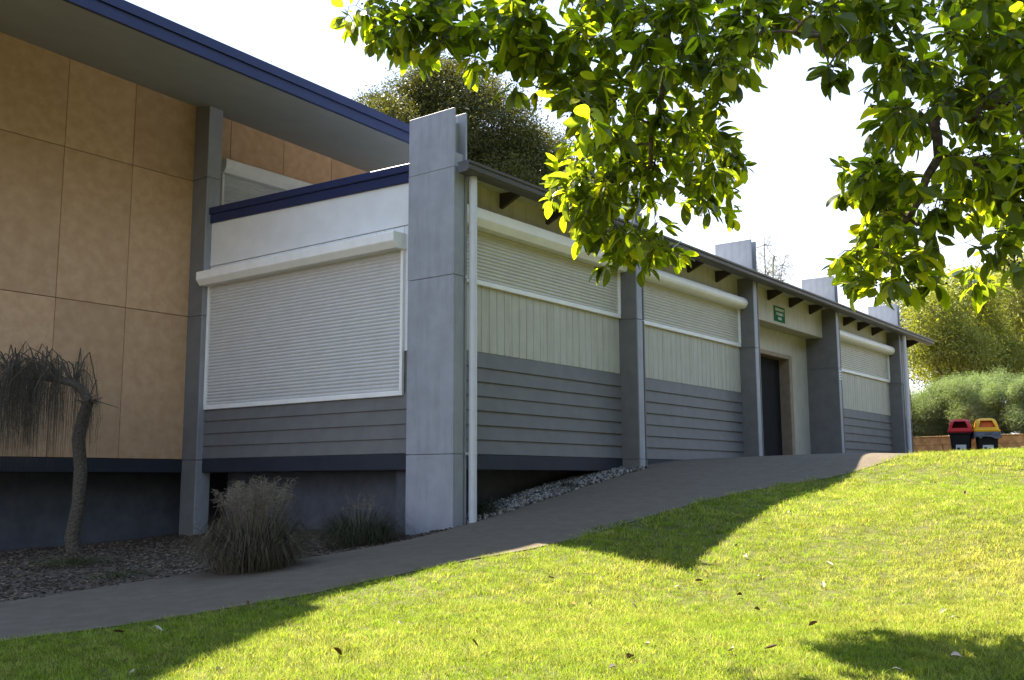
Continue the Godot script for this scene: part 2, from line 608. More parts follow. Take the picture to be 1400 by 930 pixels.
func make_lawn_grass() -> void:
	var gm := leaf_mat("grass", 1, 1, 1, Color(0.95, 0.95, 0.72), 0.85, true)
	gm.metallic_specular = 0.25
	var patch := FastNoiseLite.new()
	patch.seed = 5
	patch.frequency = 0.45
	patch.fractal_octaves = 4
	var kinds := [tuft_mesh(1, 15, 0.032, 0.014, 0.038, 0.0016), tuft_mesh(2, 13, 0.03, 0.018, 0.05, 0.0016), tuft_mesh(3, 14, 0.04, 0.010, 0.028, 0.0018)]
	var xf: Array = [[], [], []]
	var cl: Array = [[], [], []]
	var fwd := Vector2(CF.x, CF.z).normalized()
	var rgt := Vector2(CR.x, CR.z).normalized()
	var bands := [[3.2, 5.0, 1500.0, 1.0], [5.0, 7.0, 1150.0, 1.1], [7.0, 10.0, 620.0, 1.3], [10.0, 15.0, 300.0, 1.7], [15.0, 26.0, 110.0, 2.4]]
	var dry := pixel_ground(1385, 800)
	for bd in bands:
		var d0: float = bd[0]
		var d1: float = bd[1]
		var half := 0.62 * d1
		var cnt := int((d1 - d0) * 2.0 * half * bd[2])
		for i in cnt:
			var d := rng.randf_range(d0, d1)
			var s := rng.randf_range(-half, half)
			if absf(s) > 0.56 * d + 0.6:
				continue
			var px := CAM.x + fwd.x * d + rgt.x * s
			var pz := CAM.z + fwd.y * d + rgt.y * s
			var nv0 := patch.get_noise_2d(px * 4.0, pz * 4.0)
			if pz < 0.3 or (px < 19.6 and pz < poly_at(NEAR_EDGE, px) + (rng.randf_range(-0.03, 0.02) + minf(0.0, nv0) * 0.22)) or px > 27.0:
				continue
			var nv := patch.get_noise_2d(px, pz)
			var k := rng.randi() % 3
			var sc: float = bd[3] * rng.randf_range(0.75, 1.25) * (1.0 + 0.35 * nv)
			var bs := Basis(Vector3.UP, rng.randf() * TAU).scaled(Vector3(sc, sc * rng.randf_range(0.75, 1.15) / pow(bd[3], 0.45), sc))
			xf[k].append(Transform3D(bs, Vector3(px, ground(px, pz) + 0.008, pz)))
			var dd := Vector2(px - dry.x, pz - dry.z).length()
			var dryness := clampf(0.2 + nv * 0.35 + rng.randfn(0, 0.26) + 0.35 * exp(-dd * dd / 1.8), 0.0, 1.0)
			if rng.randf() < 0.05:
				dryness = 1.0
			cl[k].append(Color(lerpf(0.17, 0.36, dryness), lerpf(0.25, 0.33, dryness), lerpf(0.018, 0.10, dryness)) * rng.randf_range(0.45, 1.5))
	var lawn := thing("lawn_grass", "short yellow-green grass covering the sloping lawn beside the path", "grass")
	lawn.set_meta("kind", "stuff")
	for k in 3:
		scatter(lawn, "blades", kinds[k], gm, xf[k], cl[k])

func stone_mesh(sd: int, s: float, flat: float) -> ArrayMesh:
	var r := RandomNumberGenerator.new()
	r.seed = sd
	var b := MB.new()
	var ring: Array = []
	for i in 6:
		var a := TAU * i / 6.0
		ring.append(Vector3(cos(a) * r.randf_range(0.7, 1.1), r.randf_range(-0.15, 0.15), sin(a) * r.randf_range(0.7, 1.1)) * s)
	var top := Vector3(r.randf_range(-0.2, 0.2), flat, r.randf_range(-0.2, 0.2)) * s
	var bot := -top
	for i in 6:
		var p: Vector3 = ring[i]
		var q: Vector3 = ring[(i + 1) % 6]
		b.tri(p, q, top, ((q - p).cross(top - p) * (1.0 if (q - p).cross(top - p).dot(p + q + top) > 0 else -1.0)).normalized())
		b.tri(p, q, bot, ((q - p).cross(bot - p) * (1.0 if (q - p).cross(bot - p).dot(p + q + bot) > 0 else -1.0)).normalized())
	return b.mesh()

func random_basis(r: RandomNumberGenerator) -> Basis:
	return Basis(Quaternion(r.randfn(), r.randfn(), r.randfn(), r.randfn()).normalized())

func make_beds() -> void:
	var chip := mat("chip", Color.WHITE, 0.85)
	chip.vertex_color_use_as_albedo = true
	var cm := box_mesh(Vector3(0.034, 0.008, 0.011), 0.002)
	var xf: Array = []
	var cl: Array = []
	for i in 19000:
		var x := rng.randf_range(-8.0, 0.2)
		var z := rng.randf_range(-5.0, poly_at(FAR_EDGE, x) + 0.03 * rng.randfn())
		if z > poly_at(FAR_EDGE, x) + 0.06:
			continue
		var bs := Basis(Vector3.UP, rng.randf() * TAU) * Basis(Vector3.RIGHT, rng.randfn(0, 0.35)) * Basis(Vector3.BACK, rng.randfn(0, 0.25))
		xf.append(Transform3D(bs.scaled(Vector3.ONE * rng.randf_range(0.4, 1.3)), Vector3(x, ground(x, z) + rng.randf_range(0.01, 0.022), z)))
		var t := rng.randf()
		cl.append(Color(lerpf(0.035, 0.20, t * t * t), lerpf(0.025, 0.155, t * t * t), lerpf(0.017, 0.11, t * t * t)))
	var mulch := thing("bark_mulch", "brown bark chips lying over the garden bed along the shaded wall", "mulch")
	mulch.set_meta("kind", "stuff")
	scatter(mulch, "chips", cm, chip, xf, cl)
	# pale stones between the path and the front wall
	var st: Array = [[], []]
	var sc: Array = [[], []]
	for i in 5200:
		var x := rng.randf_range(0.28, 4.05)
		var z := rng.randf_range(-0.5, poly_at(FAR_EDGE, x) + 0.02)
		if rng.randf() > 0.35 + 0.65 * smoothstep(0.3, 1.5, x):
			continue
		var k := rng.randi() % 2
		st[k].append(Transform3D(random_basis(rng).scaled(Vector3.ONE * rng.randf_range(0.6, 1.4)), Vector3(x, ground(x, z) + rng.randf_range(0.015, 0.05), z)))
		var t := rng.randf_range(0.4, 1.1)
		sc[k].append(Color(0.27, 0.25, 0.22) * t * t)
	var gravel := thing("gravel_strip", "loose pale stones filling the wedge between path and front wall", "gravel")
	gravel.set_meta("kind", "stuff")
	for k in 2:
		scatter(gravel, "stones", stone_mesh(70 + k, 0.024, 0.7), chip, st[k], sc[k])

# ------------------------------------------------------------------ building pieces (local frame: x along wall, y up, z out)
func board_mesh(len: float, h: float) -> ArrayMesh:
	var key := "wb%.3f_%.3f" % [len, h]
	if not meshes.has(key):
		var b := MB.new()
		b.extrude(PackedVector2Array([Vector2(-0.012, 0.0), Vector2(0.020, 0.0), Vector2(0.024, 0.004), Vector2(0.004, h + 0.012), Vector2(-0.012, h + 0.012)]), len)
		meshes[key] = b.mesh()
	return meshes[key]

func weatherboards(wall: Node3D, x0: float, len: float, y0: float, pitch: float, count: int) -> void:
	for k in count:
		part(wall, "weatherboard", board_mesh(len, pitch), mats.board_grey, Vector3(x0, y0 + pitch * k, rng.randf_range(-0.0015, 0.0015)), Basis(Vector3.BACK, rng.randfn(0, 0.0004)))

func lining_boards(wall: Node3D, x0: float, len: float, y0: float, y1: float, w: float, m: Material) -> void:
	var n := maxi(1, int(round(len / w)))
	var bw := len / n
	for k in n:
		part(wall, "lining_board", box_mesh(Vector3(bw - 0.004, y1 - y0, 0.02), 0.006), m, Vector3(x0 + bw * (k + 0.5), (y0 + y1) * 0.5, -0.004 + rng.randf_range(-0.0015, 0.0015)))

func roller_shutter(owner: Node3D, x0: float, x1: float, y0: float, y1: float, box_h: float, depth: float, cm: Material, rounded: bool, over: float, box_top: float) -> void:
	var slat := 0.045
	var n := int((y1 - y0) / slat) + 1
	var pr := PackedVector2Array()
	for i in n:
		for q in [[0.0, 0.0], [0.004, 0.006], [0.009, 0.014], [0.011, 0.0225], [0.009, 0.031], [0.004, 0.039]]:
			var y: float = y0 + i * slat + q[1]
			if y < y1 + 0.03:
				pr.append(Vector2(q[0], y))
	var b := MB.new()
	b.extrude(pr, x1 - x0, false)
	var c := part(owner, "roller_shutter", b.mesh(), cm, Vector3(x0, 0, 0.012))
	var w := x1 - x0
	# bottom rail and side guides
	part(c, "bottom_rail", box_mesh(Vector3(w + 0.09, 0.06, 0.045), 0.006), mats.white_paint, Vector3(w * 0.5, y0 - 0.028, 0.01))
	for s in [0, 1]:
		part(c, "side_guide", box_mesh(Vector3(0.045, y1 - y0 + 0.01, 0.05), 0.006), mats.white_paint, Vector3(-0.0225 if s == 0 else w + 0.0225, (y0 + y1) * 0.5 + 0.008, 0.012))
	var hb := MB.new()
	var p := PackedVector2Array()
	var bt := box_top
	var bb := box_top - box_h
	if rounded:
		p.append(Vector2(-0.02, bb))
		for i in 9:
			var a := lerpf(-PI * 0.42, PI * 0.5, i / 8.0)
			p.append(Vector2(depth - box_h * 0.5 + cos(a) * box_h * 0.5, (bb + bt) * 0.5 + sin(a) * box_h * 0.5))
		p.append(Vector2(-0.02, bt))
	else:
		p = PackedVector2Array([Vector2(-0.02, bb), Vector2(depth * 0.72, bb), Vector2(depth - 0.006, bb + box_h * 0.36), Vector2(depth, bb + box_h * 0.42), Vector2(depth, bt - 0.008), Vector2(depth - 0.008, bt), Vector2(-0.02, bt)])
	hb.extrude(p, w + over * 2.0)
	part(c, "housing", hb.mesh(), mats.white_paint, Vector3(-over, 0, 0.0))

func make_column(owner: Node3D, x0: float, bottom: float, up_z: float, front: float) -> MeshInstance3D:
	var top := 4.29
	var core := box_part(owner, "column", Vector3(x0 + 0.022, bottom, -0.68), Vector3(x0 + 0.225, 3.66, front - 0.03), mats.column_grey, 0.0)
	var off := -core.position
	var cuts := [bottom, 0.29, 2.32, 3.58, top]
	for side in [0.0, 0.222]:
		for k in 4:
			var lo := Vector3(x0 + side, cuts[k] + (0.004 if k > 0 else 0.0), -0.71)
			var hi := Vector3(x0 + side + 0.028, cuts[k + 1] - (0.004 if k < 2 else (0.0005 if k < 3 else 0.0)), front if side == 0.0 else front - 0.012)
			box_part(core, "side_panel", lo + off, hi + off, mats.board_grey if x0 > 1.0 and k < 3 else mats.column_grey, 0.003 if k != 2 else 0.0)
	for k in 3:
		var y1: float = [0.286, 2.316, 3.6][k]
		box_part(core, "front_panel", Vector3(x0 + 0.034, cuts[k] + (0.004 if k > 0 else 0.0), front - 0.029) + off, Vector3(x0 + 0.185, y1, front - 0.008) + off, mats.column_grey, 0.003)
	# channel above the roof
	box_part(core, "upstand_panel", Vector3(x0 + 0.029, 3.70, up_z - 0.02) + off, Vector3(x0 + 0.221, top - 0.1, up_z) + off, mats.flashing, 0.003)
	box_part(core, "cap_flashing", Vector3(x0 + 0.029, 3.62, up_z + 0.001) + off, Vector3(x0 + 0.221, 3.78, up_z + 0.09) + off, mats.flashing, 0.006)
	return core

func soffit_wall(q: float) -> float:
	return 5.53 - 0.037 * q

func soffit_edge(q: float) -> float:
	return 4.912 - 0.025 * q

func make_hall() -> void:
	var hall := thing("hall", "tall tan-panelled hall with grey corner column and blue roof edge", "building", Vector3(0, 0, 0))
	var zw := -5.0
	var wall := box_part(hall, "wall", Vector3(-7, 0.12, -11.0), Vector3(7, 5.2, zw - 0.022), mats.joint, 0.0)
	var off := -wall.position
	# tan panels, 0.985 m modules left of the column
	var rows := [[0.305, 2.335], [2.335, 4.335], [4.335, 6.4]]
	var x := -0.005
	var i := 0
	while x > -6.8:
		for r in 3:
			var y1: float = rows[r][1] if r < 2 else 5.60 - 0.035 * (x - 0.5) - 0.03
			box_part(wall, "wall_panel", Vector3(x - 0.982 + 0.004, rows[r][0] + 0.004, zw - 0.022) + off, Vector3(x - 0.004, y1 - 0.004, zw) + off, mats["tan_%d" % ((i * 7 + r * 5) % 3)], 0.003)
		x -= 0.982
		i += 1
	x = 0.56 - 0.96
	i = 0
	while x < 5.5:
		var xa := maxf(x, 0.25)
		box_part(wall, "wall_panel", Vector3(xa + 0.004, 3.4, zw - 0.022) + off, Vector3(x + 1.02 - 0.004, 5.48 - 0.03 * (x + 0.5), zw) + off, mats["tan_%d" % ((i * 5 + 1) % 3)], 0.003)
		x += 1.02
		i += 1
	box_part(wall, "plinth", Vector3(-7, 0.12, zw - 0.03) + off, Vector3(-0.002, 0.30, zw + 0.012) + off, mats.navy_band, 0.006)
	box_part(hall, "base_wall", Vector3(-6.9, -2.2, -10.5), Vector3(7, 0.118, zw - 0.45), mats.dark_base, 0.0)
	# upper shutter above the low roof
	var sh := Node3D.new()
	sh.name = "window_bay"
	hall.add_child(sh, true)
	sh.position = Vector3(0, 0, zw)
	roller_shutter(sh, 0.5, 6.5, 3.75, 4.60, 0.20, 0.20, mats.shutter, false, 0.1, 4.75)
	# corner column, two faces with joints
	var cuts := [-1.3, 0.29, 2.32, 4.34, 5.62]
	var core := box_part(hall, "column", Vector3(0.006, -1.3, zw), Vector3(0.20, 5.6, -4.67), mats.column_grey, 0.0)
	var co := -core.position
	for k in 4:
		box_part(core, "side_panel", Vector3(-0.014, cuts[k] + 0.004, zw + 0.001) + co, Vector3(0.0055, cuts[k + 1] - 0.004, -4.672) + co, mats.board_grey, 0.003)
		box_part(core, "front_panel", Vector3(-0.014, cuts[k] + 0.004, -4.6695) + co, Vector3(0.216, cuts[k + 1] - 0.004, -4.655) + co, mats.column_grey, 0.003)
	# eave: soffit falls gently outwards and along the hall
	var b := MB.new()
	var f := MB.new()
	var f2 := MB.new()
	var rf := MB.new()
	var x0 := -7.4
	var x1 := 2.62
	var zo := -2.4
	b.quad(Vector3(x0, soffit_wall(x0), zw - 0.3), Vector3(6.0, soffit_wall(6.0), zw - 0.3), Vector3(x1, soffit_edge(x1), zo), Vector3(x0, soffit_edge(x0), zo), Vector3.DOWN)
	part(hall, "soffit", b.mesh(), mats.soffit)
	for band in [[f, -0.02, 0.115, 0.03, 0.0], [f2, 0.119, 0.235, 0.055, 0.0]]:
		var m: MB = band[0]
		var lo: float = band[1]
		var hi: float = band[2]
		var pz: float = zo + band[3]
		m.quad(Vector3(x0, soffit_edge(x0) + lo, pz), Vector3(x1, soffit_edge(x1) + lo, pz), Vector3(x1, soffit_edge(x1) + hi, pz), Vector3(x0, soffit_edge(x0) + hi, pz), Vector3(0, 0, 1))
		m.quad(Vector3(x0, soffit_edge(x0) + lo, pz), Vector3(x1, soffit_edge(x1) + lo, pz), Vector3(x1, soffit_edge(x1) + lo, zo - 0.02), Vector3(x0, soffit_edge(x0) + lo, zo - 0.02), Vector3.DOWN)
		m.quad(Vector3(x0, soffit_edge(x0) + hi, pz), Vector3(x1, soffit_edge(x1) + hi, pz), Vector3(x1, soffit_edge(x1) + hi, zo - 0.2), Vector3(x0, soffit_edge(x0) + hi, zo - 0.2), Vector3.UP)
		m.quad(Vector3(x1, soffit_edge(x1) + lo, pz), Vector3(x1, soffit_edge(x1) + hi, pz), Vector3(x1, soffit_edge(x1) + hi, zo - 0.2), Vector3(x1, soffit_edge(x1) + lo, zo - 0.2), Vector3(1, 0, 0))
	part(hall, "fascia", f.mesh(), mats.blue_metal)
	part(hall, "fascia", f2.mesh(), mats.blue_metal)
	var ra := Vector3(x0, soffit_edge(x0) + 0.23, zo)
	var rb := Vector3(x1, soffit_edge(x1) + 0.23, zo)
	var rc := Vector3(6.0, soffit_wall(6.0) + 0.18, zw - 0.3)
	var rd := Vector3(6.0, 5.75, -11.4)
	var re := Vector3(x0, 5.95, -11.4)
	rf.quad(ra, rb, rc, Vector3(x0, soffit_wall(x0) + 0.18, zw - 0.3), Vector3.UP)
	rf.quad(Vector3(x0, soffit_wall(x0) + 0.18, zw - 0.3), rc, rd, re, Vector3.UP)
	rf.quad(rb, rc, rc + Vector3(0, -0.18, 0), rb + Vector3(0, -0.23, 0), Vector3(1, 0, 1))
	rf.quad(rc, rd, rd + Vector3(0, -1.0, 0), rc + Vector3(0, -1.0, 0), Vector3.RIGHT)
	part(hall, "roof", rf.mesh(), mats.roof_sheet)
	# unseen roof shape added above the hall, drawn to cast the lawn shadow
	var up := MB.new()
	var line := [[-2.5, 6.45], [-3.4, 6.95], [-4.4, 7.6], [-5.6, 8.0], [-7.0, 8.2]]
	for k in line.size() - 1:
		var a: Array = line[k]
		var c: Array = line[k + 1]
		up.quad(Vector3(a[0], 5.6, -3.1), Vector3(c[0], 5.8, -3.1), Vector3(c[0], c[1], -3.0), Vector3(a[0], a[1], -3.0), Vector3(0, 0, 1))
		up.quad(Vector3(a[0], a[1], -3.0), Vector3(c[0], c[1], -3.0), Vector3(c[0], c[1], -11.0), Vector3(a[0], a[1], -11.0), Vector3.UP)
	up.quad(Vector3(-2.5, 5.6, -3.1), Vector3(-2.5, 6.45, -3.0), Vector3(-2.5, 6.45, -11.0), Vector3(-2.5, 5.6, -11.0), Vector3.RIGHT)
	part(hall, "added_shadow_roof", up.mesh(), mats.blue_metal)

const COLS := [0.0, 4.07, 8.2, 12.4, 16.8]

func make_low_building() -> void:
	var lb := thing("low_building", "low grey weatherboard building with roller shutters beside the tan hall", "building", Vector3(0, 0, 0))
	# --- side wall facing the garden bed
	var len := 3.95
	var sw := part(lb, "side_wall", box_mesh(Vector3(4.0, 3.5, 0.16), 0.0), mats.board_grey, Vector3(0.112 + 0.08, 1.87, -4.66 + 1.97), Basis(Vector3(0, 0, 1), Vector3(0, 1, 0), Vector3(-1, 0, 0)))
	var sf := Node3D.new()
	sf.name = "cladding"
	lb.add_child(sf, true)
	sf.transform = Transform3D(Basis(Vector3(0, 0, 1), Vector3(0, 1, 0), Vector3(-1, 0, 0)), Vector3(0.1, 0, -4.655))
	var gap := 0.19
	weatherboards(sf, 0.0, len, 0.31, 0.172, 4)
	weatherboards(sf, 0.0, 0.03, 0.31 + 0.172 * 4, 0.172, 3)
	weatherboards(sf, len - 0.03, 0.03, 0.31 + 0.172 * 4, 0.172, 3)
	lining_boards(sf, 0.0, len, 1.515, 3.03, 0.16, mats.pale_panel)
	box_part(sf, "fascia_panel", Vector3(0, 3.038, -0.02), Vector3(len, 3.72, 0.012), mats.pale_panel, 0.004)
	box_part(sf, "plinth", Vector3(0, 0.122, -0.05), Vector3(len, 0.308, 0.026), mats.navy_band, 0.006)
	box_part(sf, "base_wall", Vector3(0, -1.2, -0.8), Vector3(len, 0.1205, -0.42), mats.dark_base, 0.0)
	box_part(sf, "light_leak_lid", Vector3(0, 0.1215, -0.78), Vector3(len, 0.2, -0.055), mats.dark_base, 0.0)  # lid added behind the plinth to stop light leaking from inside
	roller_shutter(sf, 0.05, 3.77, 1.045, 2.76, 0.19, 0.22, mats.shutter, false, 0.06, 2.925)
	# raking roof cap in two steps
	var tilt := Basis(Vector3.RIGHT, 0.0298)
	var cap := part(lb, "roof_cap", box_mesh(Vector3(0.16, 0.125, 4.02), 0.006), mats.blue_metal, Vector3(0.14, 3.672, -2.72), tilt)
	part(cap, "cap_flashing", box_mesh(Vector3(0.2, 0.1, 4.02), 0.008), mats.blue_metal, Vector3(-0.006, 0.113, 0.0))
	part(cap, "roof_edge", box_mesh(Vector3(0.12, 0.012, 4.0), 0.002), mats.white_paint, Vector3(0.0, 0.171, 0.0))
	# --- front bays
	for bay in 5:
		var xa: float = COLS[bay] + 0.252
		var xb: float = COLS[bay + 1] if bay < 4 else 18.55
		if bay == 2:
			continue
		var w := xb - xa
		var wall := part(lb, "front_wall", box_mesh(Vector3(w + 0.1, 3.5, 0.14), 0.0), mats.board_grey, Vector3((xa + xb) * 0.5, 1.87, -0.3 - 0.016 - 0.07))
		var cl := Node3D.new()
		cl.name = "bay_cladding"
		lb.add_child(cl, true)
		cl.position = Vector3(xa, 0, -0.3)
		weatherboards(cl, 0.0, w, 0.305, 0.173, 7)
		if bay == 4:
			lining_boards(cl, 0.0, w, 1.53, 3.72, 0.16, mats.cream)
		else:
			lining_boards(cl, 0.0, w, 1.53, 2.345, 0.15, mats.cream)
			box_part(cl, "fascia_panel", Vector3(0, 3.05, -0.02), Vector3(w, 3.72, 0.008), mats.cream, 0.004)
			roller_shutter(cl, 0.05, w - 0.05, 2.40, 3.06, 0.21, 0.19, mats.shutter_cream, bay > 0, 0.04, 3.235)
		box_part(cl, "plinth", Vector3(0, 0.122, -0.05), Vector3(w, 0.303, 0.022), mats.navy_band, 0.006)
		box_part(cl, "light_leak_lid", Vector3(0, 0.1215, -0.78), Vector3(w, 0.2, -0.055), mats.dark_base, 0.0)  # same kind of added lid, closing the light leak under this bay
		box_part(cl, "base_wall", Vector3(0, -1.2, -0.8), Vector3(w, 0.1205, -0.42), mats.dark_base, 0.0)
	# --- recessed doorway bay
	var xa := 8.48
	var xb := 12.4
	box_part(lb, "lintel", Vector3(xa, 2.97, -0.5), Vector3(xb, 3.72, -0.3), mats.cream, 0.006)
	box_part(lb, "recess_ceiling", Vector3(xa, 2.985, -0.74), Vector3(xb, 3.05, -0.502), mats.cream, 0.0)
	var bw := box_part(lb, "recess_wall", Vector3(11.50, 0.0, -0.77), Vector3(xb + 0.02, 2.984, -0.67), mats.cream, 0.0)
	box_part(bw, "wall_over_door", Vector3(8.2, 2.53, -0.77) - bw.position, Vector3(11.498, 2.984, -0.67) - bw.position, mats.cream, 0.0)
	box_part(bw, "wall_beside_door", Vector3(8.2, 0.0, -0.77) - bw.position, Vector3(9.75, 2.528, -0.67) - bw.position, mats.cream, 0.0)
	var fr := box_part(lb, "door_frame", Vector3(11.34, 0.3, -0.95), Vector3(11.496, 2.526, -0.64), mats.timber_frame, 0.006)
	box_part(fr, "head", Vector3(9.76, 2.44, -0.95) - fr.position, Vector3(11.338, 2.526, -0.645) - fr.position, mats.timber_frame, 0.006)
	box_part(fr, "jamb", Vector3(9.76, 0.3, -0.95) - fr.position, Vector3(9.87, 2.438, -0.645) - fr.position, mats.timber_frame, 0.006)
	var room := MB.new()
	var r0 := Vector3(8.6, 0.3, -3.6)
	var r1 := Vector3(12.3, 2.9, -0.955)
	room.quad(Vector3(r0.x, r0.y, r0.z), Vector3(r1.x, r0.y, r0.z), Vector3(r1.x, r1.y, r0.z), Vector3(r0.x, r1.y, r0.z), Vector3(0, 0, 1))
	room.quad(Vector3(r0.x, r0.y, r0.z), Vector3(r0.x, r1.y, r0.z), Vector3(r0.x, r1.y, r1.z), Vector3(r0.x, r0.y, r1.z), Vector3.RIGHT)
	room.quad(Vector3(r1.x, r0.y, r0.z), Vector3(r1.x, r1.y, r0.z), Vector3(r1.x, r1.y, r1.z), Vector3(r1.x, r0.y, r1.z), Vector3.LEFT)
	room.quad(Vector3(r0.x, r1.y, r0.z), Vector3(r1.x, r1.y, r0.z), Vector3(r1.x, r1.y, r1.z), Vector3(r0.x, r1.y, r1.z), Vector3.DOWN)
	room.quad(Vector3(r0.x, r0.y, r0.z), Vector3(r1.x, r0.y, r0.z), Vector3(r1.x, r0.y, r1.z), Vector3(r0.x, r0.y, r1.z), Vector3.UP)
	part(lb, "entry_room", room.mesh(), mats.room)
	var sd := box_part(lb, "black_opening_panel", Vector3(9.872, 0.34, -0.90), Vector3(11.338, 2.438, -0.86), mats.opening_black, 0.002)  # closed black panel with handle added for the near-black doorway opening
	box_part(sd, "added_handle", Vector3(10.0, 1.34, -0.859) - sd.position, Vector3(10.035, 1.5, -0.82) - sd.position, mats.pipe, 0.008)
	# --- columns
	for k in 5:
		make_column(lb, COLS[k], ground(COLS[k], 0.0) - 0.35, -0.13, 0.0)
	# --- roof, gutter, rafters
	var roof := MB.new()
	var pr := PackedVector2Array([Vector2(0.06, 3.60), Vector2(0.06, 3.64), Vector2(-4.98, 3.80), Vector2(-4.98, 3.76)])
	roof.extrude(pr, 19.1)
	part(lb, "roof", roof.mesh(), mats.roof_sheet, Vector3(0.21, 0, 0))
	var eave := MB.new()
	eave.extrude(PackedVector2Array([Vector2(0.04, 3.575), Vector2(0.04, 3.598), Vector2(-0.32, 3.61), Vector2(-0.32, 3.59)]), 19.0)
	part(lb, "eave_lining", eave.mesh(), mats.cream, Vector3(0.29, 0, 0))
	var gut := MB.new()
	gut.extrude(PackedVector2Array([Vector2(0.03, 3.505), Vector2(0.16, 3.505), Vector2(0.19, 3.53), Vector2(0.2, 3.565), Vector2(0.185, 3.585), Vector2(0.205, 3.60), Vector2(0.21, 3.625), Vector2(0.195, 3.632), Vector2(0.03, 3.632)]), 19.25)
	var g := part(lb, "gutter", gut.mesh(), mats.gutter, Vector3(0.03, 0, 0))
	for rx in [1.22, 2.22, 3.2, 5.2, 6.25, 7.3, 9.54, 10.6, 11.67, 13.7, 14.65, 15.66, 17.5, 18.5]:
		var rm := MB.new()
		rm.extrude(PackedVector2Array([Vector2(-0.3, 3.40), Vector2(-0.28, 3.39), Vector2(0.02, 3.52), Vector2(0.028, 3.573), Vector2(-0.3, 3.586)]), 0.05)
		part(lb, "rafter", rm.mesh(), mats.rafter, Vector3(rx, 0, 0))
	# --- downpipes
	for d in [[0.275, 0.058], [16.98, 0.07]]:
		var y0 := ground(d[0], d[1]) - 0.05
		var pm := MB.new()
		pm.tube([Vector3(0, y0, 0), Vector3(0, 0.28, 0), Vector3(0, 2.0, 0), Vector3(0, 3.51, 0)], [0.047, 0.047, 0.047, 0.047], 20)
		var dp := part(lb, "downpipe", pm.mesh(), mats.pipe, Vector3(d[0], 0, d[1]))
		for yy in [0.28, 2.3]:
			var br := MB.new()
			br.tube([Vector3(0, yy, 0), Vector3(0, yy + 0.03, 0)], [0.0495, 0.0495], 20, false)
			br.cbox(Vector3(-0.065, yy, -0.06), Vector3(0.065, yy + 0.03, -0.045), 0.002)
			part(dp, "bracket", br.mesh(), mats.pipe)

func text_part(parent: Node3D, called: String, words: String, h: float, at: Vector3, m: Material) -> void:
	var t := TextMesh.new()
	t.text = words
	var f := SystemFont.new()
	f.font_names = PackedStringArray(["Droid Sans"])
	f.font_weight = 700
	t.font = f
	t.font_size = 64
	t.pixel_size = h / 46.0
	t.depth = 0.004
	part(parent, called, t, m, at)

func make_signs() -> void:
	var s := thing("door_sign", "green notice with white lettering on the cream lintel over the doorway", "sign", Vector3(10.09, 3.185, -0.294))
	part(s, "plate", box_mesh(Vector3(0.53, 0.30, 0.008), 0.002), mats.sign_green)
	text_part(s, "lettering", "EMERGENCY", 0.052, Vector3(0, 0.085, 0.005), mats.sign_white)
	text_part(s, "lettering", "ASSEMBLY", 0.052, Vector3(0, 0.0, 0.005), mats.sign_white)
	text_part(s, "lettering", "AREA", 0.052, Vector3(0, -0.085, 0.005), mats.sign_white)
	var n := thing("column_notice", "small white notice on the grey column right of the doorway", "notice", Vector3(12.52, 2.17, -0.003))
	part(n, "plate", box_mesh(Vector3(0.14, 0.2, 0.006), 0.001), mats.sticker)
	for k in 3:
		part(n, "print", box_mesh(Vector3(0.10, 0.018, 0.002), 0.0), mats.ink, Vector3(0, 0.055 - 0.055 * k, 0.0045))

# ------------------------------------------------------------------ bins and retaining wall
func rrect(w: float, d: float, y: float, r: float, zoff := 0.0) -> Array:
	var out: Array = []
	for q in 4:
		var cx: float = [1, -1, -1, 1][q] * (w * 0.5 - r)
		var cz: float = [1, 1, -1, -1][q] * (d * 0.5 - r)
		for i in 5:
			var a := (q + i / 4.0) * PI * 0.5
			out.append(Vector3(cx + cos(a) * r, y, cz + sin(a) * r + zoff))
		# extra points along the sides for cut-outs
		if q == 0:
			for t in [0.62, 0.3, -0.3, -0.62]:
				out.append(Vector3(t * (w * 0.5 - r), y, d * 0.5 + zoff))
	return out

